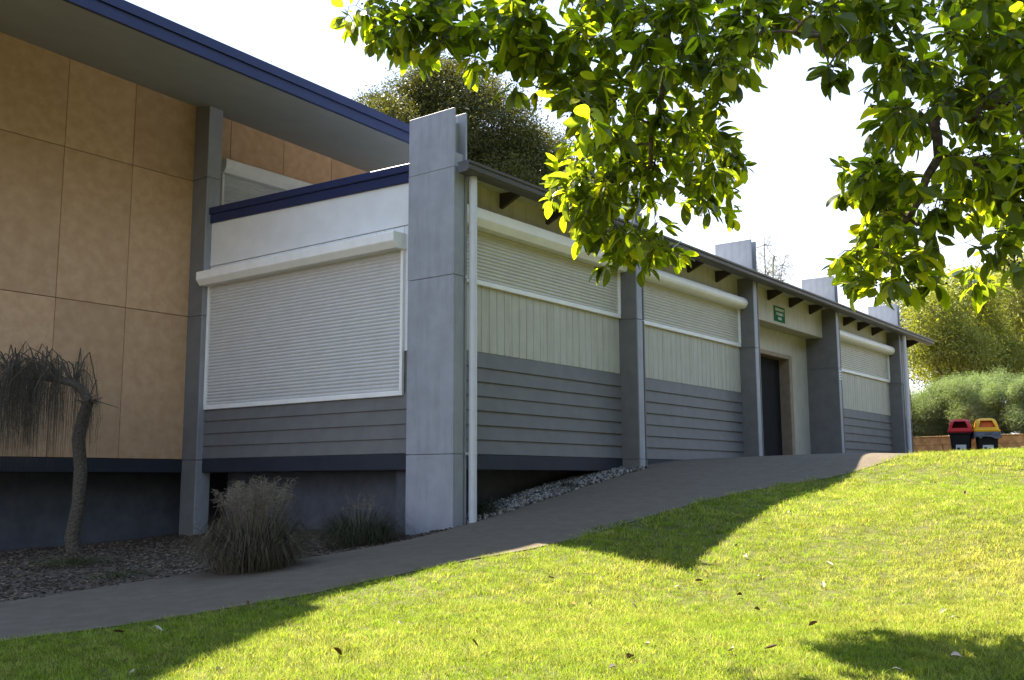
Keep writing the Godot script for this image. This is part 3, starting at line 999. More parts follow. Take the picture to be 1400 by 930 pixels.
func make_bin(at: Vector3, turn: float, lid_mat: Material, label: String, bagged: bool) -> void:
	var b := thing("wheelie_bin", label, "bin", at, turn, "rubbish bins in front of the sleeper wall")
	var m := MB.new()
	var rings := [rrect(0.42, 0.48, 0.02, 0.05), rrect(0.44, 0.52, 0.3, 0.05), rrect(0.50, 0.60, 0.76, 0.05), rrect(0.56, 0.66, 0.775, 0.05), rrect(0.57, 0.67, 0.83, 0.05)]
	m.loft(rings)
	m.cap_ring(rings[0], Vector3.DOWN)
	part(b, "body", m.mesh(), mats.black_plastic)
	for s in [-1, 1]:
		var w := MB.new()
		w.tube([Vector3(s * 0.20, 0.1, -0.24), Vector3(s * 0.255, 0.1, -0.24)], [0.1, 0.1], 18)
		part(b, "wheel", w.mesh(), mats.black_plastic)
	var l := MB.new()
	var lr := [rrect(0.60, 0.70, 0.82, 0.06), rrect(0.61, 0.71, 0.86, 0.06), rrect(0.56, 0.66, 0.875, 0.07), rrect(0.535, 0.63, 0.93, 0.08), rrect(0.50, 0.58, 1.02, 0.09, -0.01), rrect(0.455, 0.51, 1.10, 0.1, -0.03), rrect(0.40, 0.43, 1.145, 0.12, -0.05), rrect(0.30, 0.32, 1.165, 0.14, -0.06)]
	l.loft(lr, 3, 4, 0.15, 0.2)
	l.cap_ring(lr[lr.size() - 1], Vector3.UP)
	var lid := part(b, "lid", l.mesh(), lid_mat)
	if bagged:
		part(lid, "lid_glow_panel", box_mesh(Vector3(0.36, 0.2, 0.012), 0.004), mats.lid_glow_orange, Vector3(0, 1.0, 0.16), Basis(Vector3.RIGHT, -0.3))  # orange panel added for light glowing through the lid
		var g := MB.new()
		var gr: Array = []
		for k in 4:
			var ring: Array = rrect(0.60 + 0.015 * k, 0.70 + 0.015 * k, 0.815 - 0.045 * k, 0.06)
			for i in ring.size():
				ring[i] += Vector3(rng.randfn(0, 0.008), rng.randfn(0, 0.012) * k, rng.randfn(0, 0.008))
			gr.append(ring)
		g.loft(gr)
		part(b, "bin_bag", g.mesh(), mats.bag)
	var st := part(b, "sticker", box_mesh(Vector3(0.24, 0.18 if bagged else 0.22, 0.004), 0.001), mats.sticker, Vector3(0.0, 0.40, 0.2775), Basis(Vector3.RIGHT, 0.087))
	for k in 2:
		part(st, "print", box_mesh(Vector3(0.07, 0.06, 0.002), 0.0), mats.ink, Vector3(-0.06 + 0.11 * k, 0.01 - 0.03 * k, 0.0032))

func make_sleeper_wall() -> void:
	var w := thing("sleeper_wall", "low timber sleeper retaining wall under the grey-green hedge", "retaining wall", Vector3(19.7, 0.3, 0))
	for course in 5:
		var z := -6.0 - 0.9 * (course % 2)
		while z < 7.0:
			var l := 2.35
			part(w, "sleeper", box_mesh(Vector3(0.10, 0.196, l - 0.012), 0.008), mats.sleeper, Vector3(rng.randf_range(-0.006, 0.006), -0.12 + 0.2 * course, z + l * 0.5), Basis(Vector3.RIGHT, rng.randfn(0, 0.0015)))
			z += l
	box_part(w, "cap_board", Vector3(-0.07, 0.781, -6.0), Vector3(0.09, 0.815, 7.0), mats.sleeper, 0.006)
	var s := thing("timber_steps", "timber sleeper steps beside the yellow-lidded bin", "steps", Vector3(18.95, ground(18.95, 2.3), 2.3))
	for k in 2:
		part(s, "step", box_mesh(Vector3(0.6, 0.2 + 0.17 * k, 0.45), 0.01), mats.sleeper, Vector3(0.0, 0.3 + 0.085 * k, -0.15 + 0.46 * k))
		part(s, "step_base", box_mesh(Vector3(0.58, 0.3, 0.43), 0.01), mats.sleeper, Vector3(0.0, 0.05, -0.15 + 0.46 * k))

# ------------------------------------------------------------------ leaves
func leaf_mesh(len: float, wid: float, fold: float, droop: float) -> ArrayMesh:
	var b := MB.new()
	var st := [[0.0, 0.04], [0.1, 0.34], [0.28, 0.82], [0.5, 1.0], [0.72, 0.9], [0.9, 0.46], [1.0, 0.0]]
	var rows: Array = []
	for s in st:
		var t: float = s[0]
		var w: float = s[1] * wid * 0.5
		var y := -droop * t * t * len
		rows.append([Vector3(-w, y + fold * w, t * len), Vector3(0, y, t * len), Vector3(w, y + fold * w, t * len)])
	for i in rows.size() - 1:
		for k in 2:
			var a: Vector3 = rows[i][k]
			var c: Vector3 = rows[i][k + 1]
			var d: Vector3 = rows[i + 1][k + 1]
			var e: Vector3 = rows[i + 1][k]
			var nn := (c - a).cross(e - a)
			if nn.length() < 1e-10:
				nn = (d - c).cross(e - c)
			nn = nn.normalized()
			if nn.y < 0:
				nn = -nn
			b.tri(a, c, d, nn)
			b.tri(a, d, e, nn)
	# stalk
	b.tri(Vector3(-0.0012, 0, -0.02), Vector3(0.0012, 0, -0.02), Vector3(0, 0, 0.01), Vector3.UP)
	return b.mesh()

func in_poly(p: Vector2, poly: PackedVector2Array) -> bool:
	return Geometry2D.is_point_in_polygon(p, poly)

func make_near_tree() -> void:
	var r := RandomNumberGenerator.new()
	r.seed = 77
	# foot of the trunk stands right of the view, on the lawn
	var foot := CAM + CR * 4.7 + Vector3(CF.x, 0, CF.z).normalized() * 6.9
	foot.y = ground(foot.x, foot.z) - 0.05
	var t := thing("broadleaf_tree", "large broadleaf tree with glossy backlit leaves hanging over the lawn", "tree", foot)
	var inv := -foot
	var k0 := foot
	var k1 := cam_pt(1500, 330, 6.7)
	var k2 := cam_pt(1420, 100, 6.5)
	var k3 := cam_pt(1375, -90, 6.4)
	var k4 := cam_pt(1330, -330, 6.6)
	var trunk := MB.new()
	trunk.tube([k0 + inv, k0.lerp(k1, 0.35) + inv, k1 + inv, k2 + inv, k3 + inv, k4 + inv], [0.36, 0.27, 0.23, 0.21, 0.19, 0.13], 14)
	part(t, "trunk", trunk.mesh(), mats.bark)
	# limbs
	var limbs := [
		[k3, cam_pt(1180, -170, 6.2), cam_pt(960, -150, 6.1), cam_pt(720, -110, 6.2), cam_pt(540, -60, 6.4)],
		[k2, cam_pt(1330, 150, 6.1), cam_pt(1285, 150, 5.9), cam_pt(1270, 250, 5.8), cam_pt(1180, 360, 5.8)],
		[k3, cam_pt(1250, -40, 6.0), cam_pt(1150, 30, 5.8), cam_pt(1080, 50, 5.7)],
		[cam_pt(960, -150, 6.1), cam_pt(930, -10, 6.2), cam_pt(905, 110, 6.3), cam_pt(880, 240, 6.4)],
		[k4, cam_pt(1500, -420, 7.0), cam_pt(1750, -460, 7.2), cam_pt(1950, -380, 7.0)],
		[k4, cam_pt(1150, -480, 6.4), cam_pt(850, -450, 6.2), cam_pt(600, -330, 6.2)],
		[k3, cam_pt(1500, -160, 5.6), cam_pt(1620, -120, 5.0)],
		[k1, cam_pt(1600, 180, 6.6), cam_pt(1720, 60, 6.5)],
	]
	var nodes: Array = []
	var rads: Array = []
	for li in limbs.size():
		var pts: Array = []
		var cv := Curve3D.new()
		for q in limbs[li].size():
			var cur: Vector3 = limbs[li][q]
			var prv: Vector3 = limbs[li][maxi(q - 1, 0)]
			var nxt: Vector3 = limbs[li][mini(q + 1, limbs[li].size() - 1)]
			var tg := (nxt - prv) * 0.17
			cv.add_point(cur, -tg, tg)
		var nseg := 18
		var rr: Array = []
		var r0: float = [0.085, 0.06, 0.05, 0.035, 0.1, 0.08, 0.06, 0.07][li]
		for q in nseg + 1:
			var p := cv.sample_baked(cv.get_baked_length() * q / nseg)
			p += Vector3(r.randfn(), r.randfn(), r.randfn()) * 0.018
			pts.append(p + inv)
			rr.append(lerpf(r0, 0.012, float(q) / nseg))
			nodes.append(p)
			rads.append(rr[q])
		var lm := MB.new()
		lm.tube(pts, rr, 8)
		part(t, "limb", lm.mesh(), mats.bark)
	# leaf rosettes: regions given in photograph pixels, spread through real depth
	var regions := [
		# polygon, count, depth range
		[PackedVector2Array([Vector2(455, -40), Vector2(470, 30), Vector2(505, 85), Vector2(560, 92), Vector2(600, 75), Vector2(640, 100), Vector2(690, 80), Vector2(740, 60), Vector2(780, -40)]), 74, 5.7, 6.3],
		[PackedVector2Array([Vector2(660, -40), Vector2(680, 90), Vector2(720, 145), Vector2(745, 120), Vector2(800, 100), Vector2(830, -40)]), 56, 5.6, 6.3],
		[PackedVector2Array([Vector2(770, -40), Vector2(745, 120), Vector2(790, 190), Vector2(950, 190), Vector2(1010, 130), Vector2(1075, 60), Vector2(1090, -40)]), 205, 5.5, 6.7],
		[PackedVector2Array([Vector2(790, 170), Vector2(740, 265), Vector2(790, 320), Vector2(830, 372), Vector2(900, 375), Vector2(960, 330), Vector2(1025, 285), Vector2(1010, 190), Vector2(1000, 140)]), 190, 6.2, 7.5],
		[PackedVector2Array([Vector2(1085, -40), Vector2(1095, 50), Vector2(1160, 60), Vector2(1200, 110), Vector2(1210, 180), Vector2(1260, 200), Vector2(1330, 190), Vector2(1420, 200), Vector2(1420, -40)]), 205, 5.2, 6.6],
		[PackedVector2Array([Vector2(1125, 285), Vector2(1165, 205), Vector2(1215, 215), Vector2(1260, 255), Vector2(1300, 270), Vector2(1310, 390), Vector2(1240, 405), Vector2(1180, 400), Vector2(1135, 360)]), 90, 5.2, 6.3],
		[PackedVector2Array([Vector2(1300, 190), Vector2(1290, 260), Vector2(1320, 400), Vector2(1420, 400), Vector2(1420, 190)]), 84, 5.1, 6.4],
		[PackedVector2Array([Vector2(1125, 85), Vector2(1125, 125), Vector2(1170, 125), Vector2(1170, 85)]), 4, 5.8, 6.0],
		[PackedVector2Array([Vector2(1180, 130), Vector2(1190, 200), Vector2(1230, 205), Vector2(1240, 130)]), 8, 5.6, 6.0],
		# crown above and right of the frame
		[PackedVector2Array([Vector2(420, -45), Vector2(460, -300), Vector2(800, -560), Vector2(1300, -640), Vector2(1800, -560), Vector2(2000, -300), Vector2(1900, 0), Vector2(1430, 60), Vector2(1420, -45)]), 260, 5.4, 8.2],
	]
	var ros: Array = []
	for reg in regions:
		var poly: PackedVector2Array = reg[0]
		var lo := poly[0]
		var hi := poly[0]
		for p in poly:
			lo = lo.min(p)
			hi = hi.max(p)
		var made := 0
		var tries := 0
		# sub-clusters leave gaps of sky between them
		var hubs: Array = []
		while hubs.size() < maxi(2, int(reg[1] / 5.0)) and tries < 20000:
			tries += 1
			var hp := Vector2(r.randf_range(lo.x, hi.x), r.randf_range(lo.y, hi.y))
			if in_poly(hp, poly):
				hubs.append([hp, r.randf_range(reg[2], reg[3])])
		tries = 0
		while made < reg[1] and tries < 30000:
			tries += 1
			var hub: Array = hubs[r.randi() % hubs.size()]
			var p: Vector2 = hub[0] + Vector2(r.randfn(), r.randfn()) * 26.0
			if not in_poly(p, poly):
				continue
			var wp := cam_pt(p.x, p.y, hub[1] + r.randfn() * 0.16)
			ros.append(wp)
			made += 1
			# unseen rosettes added up the sun ray to shade most leaves below
			if hi.y > 0.0 and lo.y < 195.0 and p.x > lo.x + 70.0 and r.randf() < 0.75:
				for kk in 2:
					var up := wp + Vector3(0.17, 1.0, -0.70) * r.randf_range(0.5, 3.2) + Vector3(r.randfn(), r.randfn(), r.randfn()) * 0.12
					var rel := up - CAM
					if 465.0 - FPX * rel.dot(CU) / rel.dot(CF) < -25.0:
						ros.append(up)
	# twigs: each rosette grows from the nearest limb or earlier twig
	var tw := MB.new()
	var order: Array = []
	for p in ros:
		var best := 1e9
		for q in nodes:
			best = minf(best, p.distance_squared_to(q))
		order.append([best, p])
	order.sort_custom(func(a, b): return a[0] < b[0])
	var leaf_xf: Array = []
	var berry_xf: Array = []
	for e in order:
		var p: Vector3 = e[1]
		var best := 1e9
		var bi := 0
		for q in nodes.size():
			var dd: float = p.distance_squared_to(nodes[q])
			if nodes[q].y < p.y - 0.1:
				dd *= 1.5
			if dd < best:
				best = dd
				bi = q
		var a: Vector3 = nodes[bi]
		var mid := a.lerp(p, 0.5) + Vector3(0, 0.10 * a.distance_to(p), 0) + Vector3(r.randfn(), r.randfn(), r.randfn()) * 0.02
		var r0 := minf(rads[bi] * 0.75, 0.012)
		var m1 := a.lerp(mid, 0.55) + Vector3(0, 0.01, 0)
		var m2 := mid.lerp(p, 0.5) + Vector3(0, 0.015, 0)
		tw.tube([a + inv, m1 + inv, mid + inv, m2 + inv, p + inv], [r0, r0 * 0.9, r0 * 0.8, r0 * 0.65, 0.0025], 5, false)
		for q in [m1, mid, m2, p]:
			nodes.append(q)
			rads.append(maxf(r0 * 0.75, 0.003))
		# whorl of leaves at the tip and a few along the twig
		var dir := (p - mid).normalized()
		dir = (dir + Vector3(r.randfn(), r.randfn() - 0.5, r.randfn()) * 0.35).normalized()
		var cnt := r.randi_range(5, 9)
		for q in cnt + 3:
			var along := p if q < cnt else m2.lerp(p, r.randf_range(-0.5, 0.7))
			var side := Vector3(r.randfn(), r.randfn(), r.randfn())
			side = (side - dir * side.dot(dir)).normalized()
			var out := (dir * r.randf_range(0.15, 1.0) + side * r.randf_range(0.6, 1.1) + Vector3(0, r.randf_range(-0.75, 0.1), 0)).normalized()
			# blade faces up with scatter
			var upv := (Vector3.UP + Vector3(r.randfn(), r.randfn(), r.randfn()) * 0.45)
			upv = (upv - out * upv.dot(out)).normalized()
			var xax := upv.cross(out)
			var sc := r.randf_range(0.48, 1.14)
			leaf_xf.append(Transform3D(Basis(xax, upv, out).scaled(Vector3.ONE * sc), along + out * 0.02 + inv))
		if r.randf() < 0.4:
			for q in r.randi_range(4, 12):
				berry_xf.append(Transform3D(Basis.IDENTITY.scaled(Vector3.ONE * r.randf_range(0.7, 1.2)), p.lerp(m2, r.randf()) + Vector3(r.randfn(), r.randfn(), r.randfn()) * 0.022 + inv))
	part(t, "twigs", tw.mesh(), mats.bark)
	var lm := [leaf_mesh(0.132, 0.066, 0.28, 0.16), leaf_mesh(0.140, 0.060, 0.45, 0.34), leaf_mesh(0.112, 0.060, 0.15, -0.12)]
	var kinds := [leaf_mat("leaf_dark", 0.020, 0.032, 0.007, Color(0.55, 0.62, 0.12), 0.34), leaf_mat("leaf_mid", 0.045, 0.062, 0.008, Color(0.9, 1.0, 0.12), 0.36), leaf_mat("leaf_young", 0.12, 0.14, 0.012, Color(1.0, 1.0, 0.15), 0.38)]
	# rank by how near the middle of the view: these are single leaves, the rest one mass
	var ranked: Array = []
	for i in leaf_xf.size():
		var wp: Vector3 = leaf_xf[i].origin + foot - CAM
		var dz := wp.dot(CF)
		var px := 700.0 + FPX * wp.dot(CR) / dz
		var py := 465.0 - FPX * wp.dot(CU) / dz
		var seen := px > 440 and px < 1390 and py > 5 and py < 420
		ranked.append([dz + (0.0 if seen else 100.0), i])
	ranked.sort_custom(func(a, b): return a[0] < b[0])
	var rest: Array = [[], [], [], [], [], [], [], [], []]
	for q in ranked.size():
		var i: int = ranked[q][1]
		var mk := i % 3
		var u := r.randf()
		var ck := 0 if u < 0.62 else (1 if u < 0.89 else 2)
		if q < 290:
			part(t, "leaf", lm[mk], kinds[ck], leaf_xf[i].origin, leaf_xf[i].basis)
		else:
			rest[mk * 3 + ck].append(leaf_xf[i])
	for q in 9:
		scatter(t, "foliage", lm[q / 3], kinds[q % 3], rest[q])
	var bm := stone_mesh(5, 0.0075, 1.0)
	scatter(t, "berries", bm, mat("berry", lin(0.02, 0.018, 0.03), 0.4), berry_xf)

# ------------------------------------------------------------------ background plants
func clump_mesh(sd: int, leaves: int, rad: float, len: float, wid: float, hang: float) -> ArrayMesh:
	var r := RandomNumberGenerator.new()
	r.seed = sd
	var b := MB.new()
	for i in leaves:
		var p := Vector3(r.randfn(), r.randfn(), r.randfn()) * rad * 0.5
		var d := (Vector3(r.randfn(), r.randfn(), r.randfn()).normalized() + Vector3(0, -hang, 0)).normalized()
		var s := d.cross(Vector3(r.randfn(), r.randfn(), r.randfn())).normalized()
		var l := len * r.randf_range(0.6, 1.2)
		var w := wid * r.randf_range(0.7, 1.2) * 0.5
		var nn := s.cross(d).normalized()
		b.tri(p, p + d * l * 0.45 + s * w, p + d * l, nn)
		b.tri(p, p + d * l, p + d * l * 0.45 - s * w, nn)
	return b.mesh()

# blobs: [offset from base, radius]; clumps fill their outer shells
func make_tree(called: String, label: String, base: Vector3, blobs: Array, count: int, clump: ArrayMesh, cmat: Material, trunk_r: float, tint: Array, group := "", sd := 1, shell := 0.55, bark: Material = null) -> Node3D:
	var r := RandomNumberGenerator.new()
	r.seed = sd
	var t := thing(called, label, "tree", base, 0.0, group)
	var cen := Vector3.ZERO
	var vol := 0.0
	for bl in blobs:
		cen += bl[0]
		vol += pow(bl[1], 2.3)
	cen /= blobs.size()
	var fork := Vector3(cen.x * 0.4, cen.y * 0.5, cen.z * 0.4)
	var tm := MB.new()
	tm.tube([Vector3(0, -0.3, 0), Vector3(cen.x * 0.1, cen.y * 0.2, cen.z * 0.1), fork], [trunk_r, trunk_r * 0.85, trunk_r * 0.65], 10)
	part(t, "trunk", tm.mesh(), bark if bark else mats.bark)
	var bm := MB.new()
	for bl in blobs:
		var q: Vector3 = bl[0]
		var mid: Vector3 = fork.lerp(q, 0.5) + Vector3(r.randfn(), r.randfn() * 0.5 - 0.3, r.randfn()) * bl[1] * 0.15
		bm.tube([fork, mid, q], [trunk_r * 0.45, trunk_r * 0.3, trunk_r * 0.14], 6, false)
		for k in 5:
			var d: Vector3 = Vector3(r.randfn(), r.randfn() * 0.7 + 0.2, r.randfn()).normalized() * bl[1] * 0.9
			bm.tube([q, q + d * 0.5 + Vector3(0, -0.1, 0), q + d], [trunk_r * 0.13, trunk_r * 0.08, 0.008], 5, false)
	part(t, "branches", bm.mesh(), bark if bark else mats.bark)
	var xf: Array = []
	var cl: Array = []
	for bl in blobs:
		var n := int(count * pow(bl[1], 2.3) / vol)
		for i in n:
			var d := Vector3(r.randfn(), r.randfn(), r.randfn()).normalized()
			var rad: float = bl[1] * lerpf(pow(r.randf(), 0.33), 1.0, shell) * r.randf_range(0.8, 1.08)
			xf.append(Transform3D(random_basis(r).scaled(Vector3.ONE * r.randf_range(0.7, 1.3)), bl[0] + d * rad * Vector3(1, 0.85, 1)))
			var u := r.randf()
			cl.append(Color(lerpf(tint[0], tint[3], u), lerpf(tint[1], tint[4], u), lerpf(tint[2], tint[5], u)))
	scatter(t, "crown", clump, cmat, xf, cl)
	return t

func make_background() -> void:
	var lm := leaf_mat("bg_leaf", 1, 1, 1, Color(1.0, 1.0, 0.5), 0.45, true)
	var euc := clump_mesh(31, 24, 0.36, 0.11, 0.045, 0.4)
	# large dark tree behind the hall roof
	var c := cam_pt(640, 470, 36.0)
	var base := Vector3(c.x, 0.5, c.z)
	var blobs: Array = []
	for q in [[560, 155, 1.5], [590, 120, 1.2], [625, 135, 1.8], [660, 190, 2.2], [640, 260, 2.4], [590, 220, 1.9], [700, 215, 1.6], [740, 215, 1.3], [690, 280, 2.0], [760, 240, 1.0], [760, 290, 1.6], [530, 165, 1.0], [510, 150, 0.7], [540, 215, 1.6]]:
		blobs.append([cam_pt(q[0], q[1], rng.randf_range(34.5, 37.5)) - base, q[2]])
	make_tree("gum_tree", "tall dark olive gum tree rising behind the hall roof", base, blobs, 9500, euc, lm, 0.4, [0.04, 0.046, 0.016, 0.11, 0.11, 0.036], "", 3, 0.35)
	# feathery sparse tree seen past the roof upstand
	c = cam_pt(1058, 470, 40.0)
	base = Vector3(c.x, 0.5, c.z)
	blobs = []
	for q in [[1045, 335, 0.7], [1058, 350, 0.75], [1070, 362, 0.6], [1050, 372, 0.7], [1064, 385, 0.8], [1035, 385, 0.8]]:
		blobs.append([cam_pt(q[0], q[1], rng.randf_range(39, 41)) - base, q[2]])
	make_tree("sheoak", "thin feathery tree showing above the gutter past a pale upstand", base, blobs, 260, clump_mesh(32, 12, 0.35, 0.26, 0.012, 0.2), lm, 0.12, [0.10, 0.095, 0.07, 0.16, 0.15, 0.11], "", 4, 0.3)
	# yellow-green trees behind the hedge
	var wat := clump_mesh(33, 22, 0.34, 0.11, 0.045, 0.3)
	var specs := [
		["light yellow-green tree with bent dark branches beyond the hedge", 1330, 35.0, [[1275, 425, 0.9], [1300, 400, 0.8], [1330, 440, 0.9], [1290, 465, 0.9], [1360, 470, 0.8], [1330, 480, 0.7], [1260, 475, 0.7], [1350, 400, 0.7], [1290, 500, 0.9], [1340, 510, 0.9], [1385, 500, 0.9]], 2900, [0.17, 0.20, 0.05, 0.36, 0.37, 0.12], 5],
		["pale olive tree at the frame side beyond the timber steps", 1400, 37.0, [[1380, 420, 1.1], [1400, 380, 1.1], [1410, 450, 1.3], [1370, 465, 0.9], [1450, 400, 1.5], [1440, 480, 1.3], [1395, 490, 0.8], [1375, 370, 0.8]], 2500, [0.20, 0.215, 0.06, 0.38, 0.37, 0.13], 6],
		["dark green dense tree standing at the back beyond the building end", 1290, 46.0, [[1240, 430, 1.3], [1260, 410, 1.2], [1280, 455, 1.7], [1320, 440, 1.6], [1300, 490, 2.0], [1360, 430, 1.7], [1350, 490, 2.2], [1410, 470, 2.2], [1230, 480, 1.6], [1390, 400, 1.3]], 3600, [0.045, 0.052, 0.016, 0.11, 0.105, 0.032], 7],
	]
	for s in specs:
		c = cam_pt(s[1], 600, s[2])
		base = Vector3(c.x, ground(c.x, c.z) - 0.1, c.z)
		blobs = []
		for q in s[3]:
			blobs.append([cam_pt(q[0], q[1], s[2] + rng.randf_range(-1.2, 1.2)) - base, q[2] * 1.15])
		make_tree("garden_tree", s[0], base, blobs, s[4], wat, lm, 0.14, s[5], "trees behind the hedge", s[6], 0.25)
	# soft grey-green hedge shrubs on the terrace above the sleepers
	var needles := clump_mesh(34, 26, 0.16, 0.09, 0.010, -0.5)
	var sl := leaf_mat("shrub_leaf", 1, 1, 1, Color(0.8, 0.85, 0.55), 0.7, true)
	var labels := ["grey-green fine-leaved shrub against the end of the low building", "rounded grey-green shrub behind the red-lidded bin", "broad grey-green shrub behind the yellow-lidded bin", "grey-green shrub behind the timber steps"]
	for k in 4:
		var at := Vector3(21.0 + 0.3 * (k % 2), 1.0, [-0.9, 0.2, 1.3, 2.6][k])
		var sh := thing("hedge_shrub", labels[k], "shrub", at + Vector3(-0.35, 0, 0), 0.0, "hedge above the sleeper wall")
		var st := MB.new()
		var r := RandomNumberGenerator.new()
		r.seed = 90 + k
		for q in 9:
			var d := Vector3(r.randfn() * 0.4, r.randf_range(0.8, 1.5), r.randfn() * 0.4)
			st.tube([Vector3(0, -0.3, 0), d * 0.5, d], [0.025, 0.016, 0.005], 5, false)
		part(sh, "stems", st.mesh(), mats.bark)
		var xf: Array = []
		var cl: Array = []
		var lobes: Array = []
		for q in 22:
			lobes.append([Vector3(r.randf_range(-0.7, 0.7), r.randf_range(0.15, 1.45), r.randf_range(-0.75, 0.75)), r.randf_range(0.22, 0.42)])
		for q in 4200:
			var lb: Array = lobes[r.randi() % lobes.size()]
			var d: Vector3 = Vector3(r.randfn(), r.randfn(), r.randfn()).normalized() * lb[1] * pow(r.randf(), 0.25)
			var p: Vector3 = lb[0] + d
			xf.append(Transform3D(Basis(Vector3.UP, r.randf() * TAU).scaled(Vector3.ONE * r.randf_range(0.7, 1.3)), p))
			var u := r.randf()
			cl.append(Color(lerpf(0.15, 0.31, u), lerpf(0.19, 0.37, u), lerpf(0.09, 0.19, u)))
		scatter(sh, "foliage", needles, sl, xf, cl)
	# unseen trees added on the lawn side to block sky light from the front
	var big := clump_mesh(36, 22, 1.3, 0.7, 0.34, 0.3)
	var far_labels := ["unseen tree added to block sky light facing the doorway", "unseen tree added to block sky light facing the corner column", "unseen tree added to block sky light facing the building end", "unseen tree added to block sky light facing the last shutter", "unseen tree added to block sky light low on the lawn facing the side wall", "unseen tree added to block sky light at the low end of the lawn by the path"]
	for k in 6:
		var q: Vector3 = [Vector3(8, 0, 16.5), Vector3(0, 0, 18), Vector3(21, 0, 16), Vector3(14, 0, 18), Vector3(-8.5, 0, 20), Vector3(-17, 0, 15.5)][k]
		q.y = ground(q.x, q.z)
		var bl: Array = []
		for j in 8:
			bl.append([Vector3(rng.randf_range(-3.2, 3.2), rng.randf_range(3.5, 10.5), rng.randf_range(-2.5, 2.5)), rng.randf_range(2.0, 3.0)])
		make_tree("sky_block_tree", far_labels[k], q, bl, 1500, big, lm, 0.4, [0.04, 0.05, 0.015, 0.10, 0.105, 0.03], "unseen trees added to block sky light", 60 + k, 0.3)
	# soil of the terrace behind the sleepers
	var tb := MB.new()
	tb.cbox(Vector3(19.76, -0.5, -6.0), Vector3(27.0, 1.02, 7.0), 0.02)
	structure("terrace", tb.mesh(), mats.soil)

func tussock(at: Vector3, label: String, rad: float, h: float, blades: int, stalks: int, sd: int, col: Array) -> void:
	var r := RandomNumberGenerator.new()
	r.seed = sd
	var t := thing("grass_tussock", label, "ornamental grass", at, 0.0, "tussocks in the garden bed")
	var b := MB.new()
	for i in blades:
		var a := r.randf() * TAU
		var o := Vector3(cos(a), 0, sin(a))
		var p0 := o * rad * 0.5 * sqrt(r.randf())
		var reach := rad * r.randf_range(0.25, 1.15)
		var hh := h * r.randf_range(0.55, 1.0) * (1.15 - 0.45 * reach / rad)
		var wob := Vector3(r.randfn(), r.randfn() * 0.4, r.randfn()) * rad * 0.16
		var p1 := p0 + o * reach * 0.4 + Vector3(0, hh * 0.62, 0) + wob * 0.5
		var p2 := p0 + o * reach * 0.8 + Vector3(0, hh * r.randf_range(0.75, 0.98), 0) + wob
		var p3 := p0 + o * reach * 1.15 + Vector3(0, hh * r.randf_range(0.15, 0.98), 0) + wob * 1.6
		if i % 3 == 0:
			p0 = o * rad * r.randf_range(0.3, 0.85)
			p1 = p0 + o * rad * 0.12 + Vector3(0, h * r.randf_range(0.15, 0.4), 0) + wob * 0.4
			p2 = p1 + o * rad * 0.16 + Vector3(0, h * r.randf_range(-0.02, 0.12), 0)
			p3 = p2 + o * rad * 0.2 + Vector3(0, -h * r.randf_range(0.05, 0.3), 0)
		var s := Vector3(-o.z, 0, o.x).rotated(Vector3.UP, r.randfn(0, 0.5)) * r.randf_range(0.0011, 0.0023)
		var u := r.randf()
		b.col = Color(lerpf(col[0], col[3], u), lerpf(col[1], col[4], u), lerpf(col[2], col[5], u))
		var nn := (o + Vector3.UP).normalized()
		b.tri(p0 - s, p0 + s, p1 + s, nn)
		b.tri(p0 - s, p1 + s, p1 - s, nn)
		b.tri(p1 - s, p1 + s, p2 + s * 0.7, nn)
		b.tri(p1 - s, p2 + s * 0.7, p2 - s * 0.7, nn)
		b.tri(p2 - s * 0.7, p2 + s * 0.7, p3, nn)
	var bm := leaf_mat("tussock_%d" % sd, 1, 1, 1, Color(0.3, 0.3, 0.2), 0.7, true)
	part(t, "leaves", b.mesh(true), bm)
	if stalks > 0:
		var f := MB.new()
		for i in stalks:
			var a := r.randf() * TAU
			var o := Vector3(cos(a), 0, sin(a)) * rad * r.randf_range(0.1, 0.95)
			var p0 := o * 0.15
			var p1 := o * 0.7 + Vector3(0, h * r.randf_range(0.7, 0.9), 0)
			var p2 := o + Vector3(0, h * r.randf_range(0.95, 1.32), 0)
			f.col = Color(0.20, 0.165, 0.115) * r.randf_range(0.7, 1.2)
			f.tube([p0, p1, p2], [0.0016, 0.0014, 0.001], 3, false)
			for q in 16:
				var c := p1.lerp(p2, r.randf_range(0.25, 1.0))
				var d := Vector3(r.randfn(), r.randfn() * 0.5 + 0.3, r.randfn()).normalized() * r.randf_range(0.02, 0.055)
				f.tube([c, c + d], [0.0008, 0.0018], 3, false)
		var fm := mat("seed_%d" % sd, Color.WHITE, 0.8)
		fm.vertex_color_use_as_albedo = true
		part(t, "seed_heads", f.mesh(true), fm)

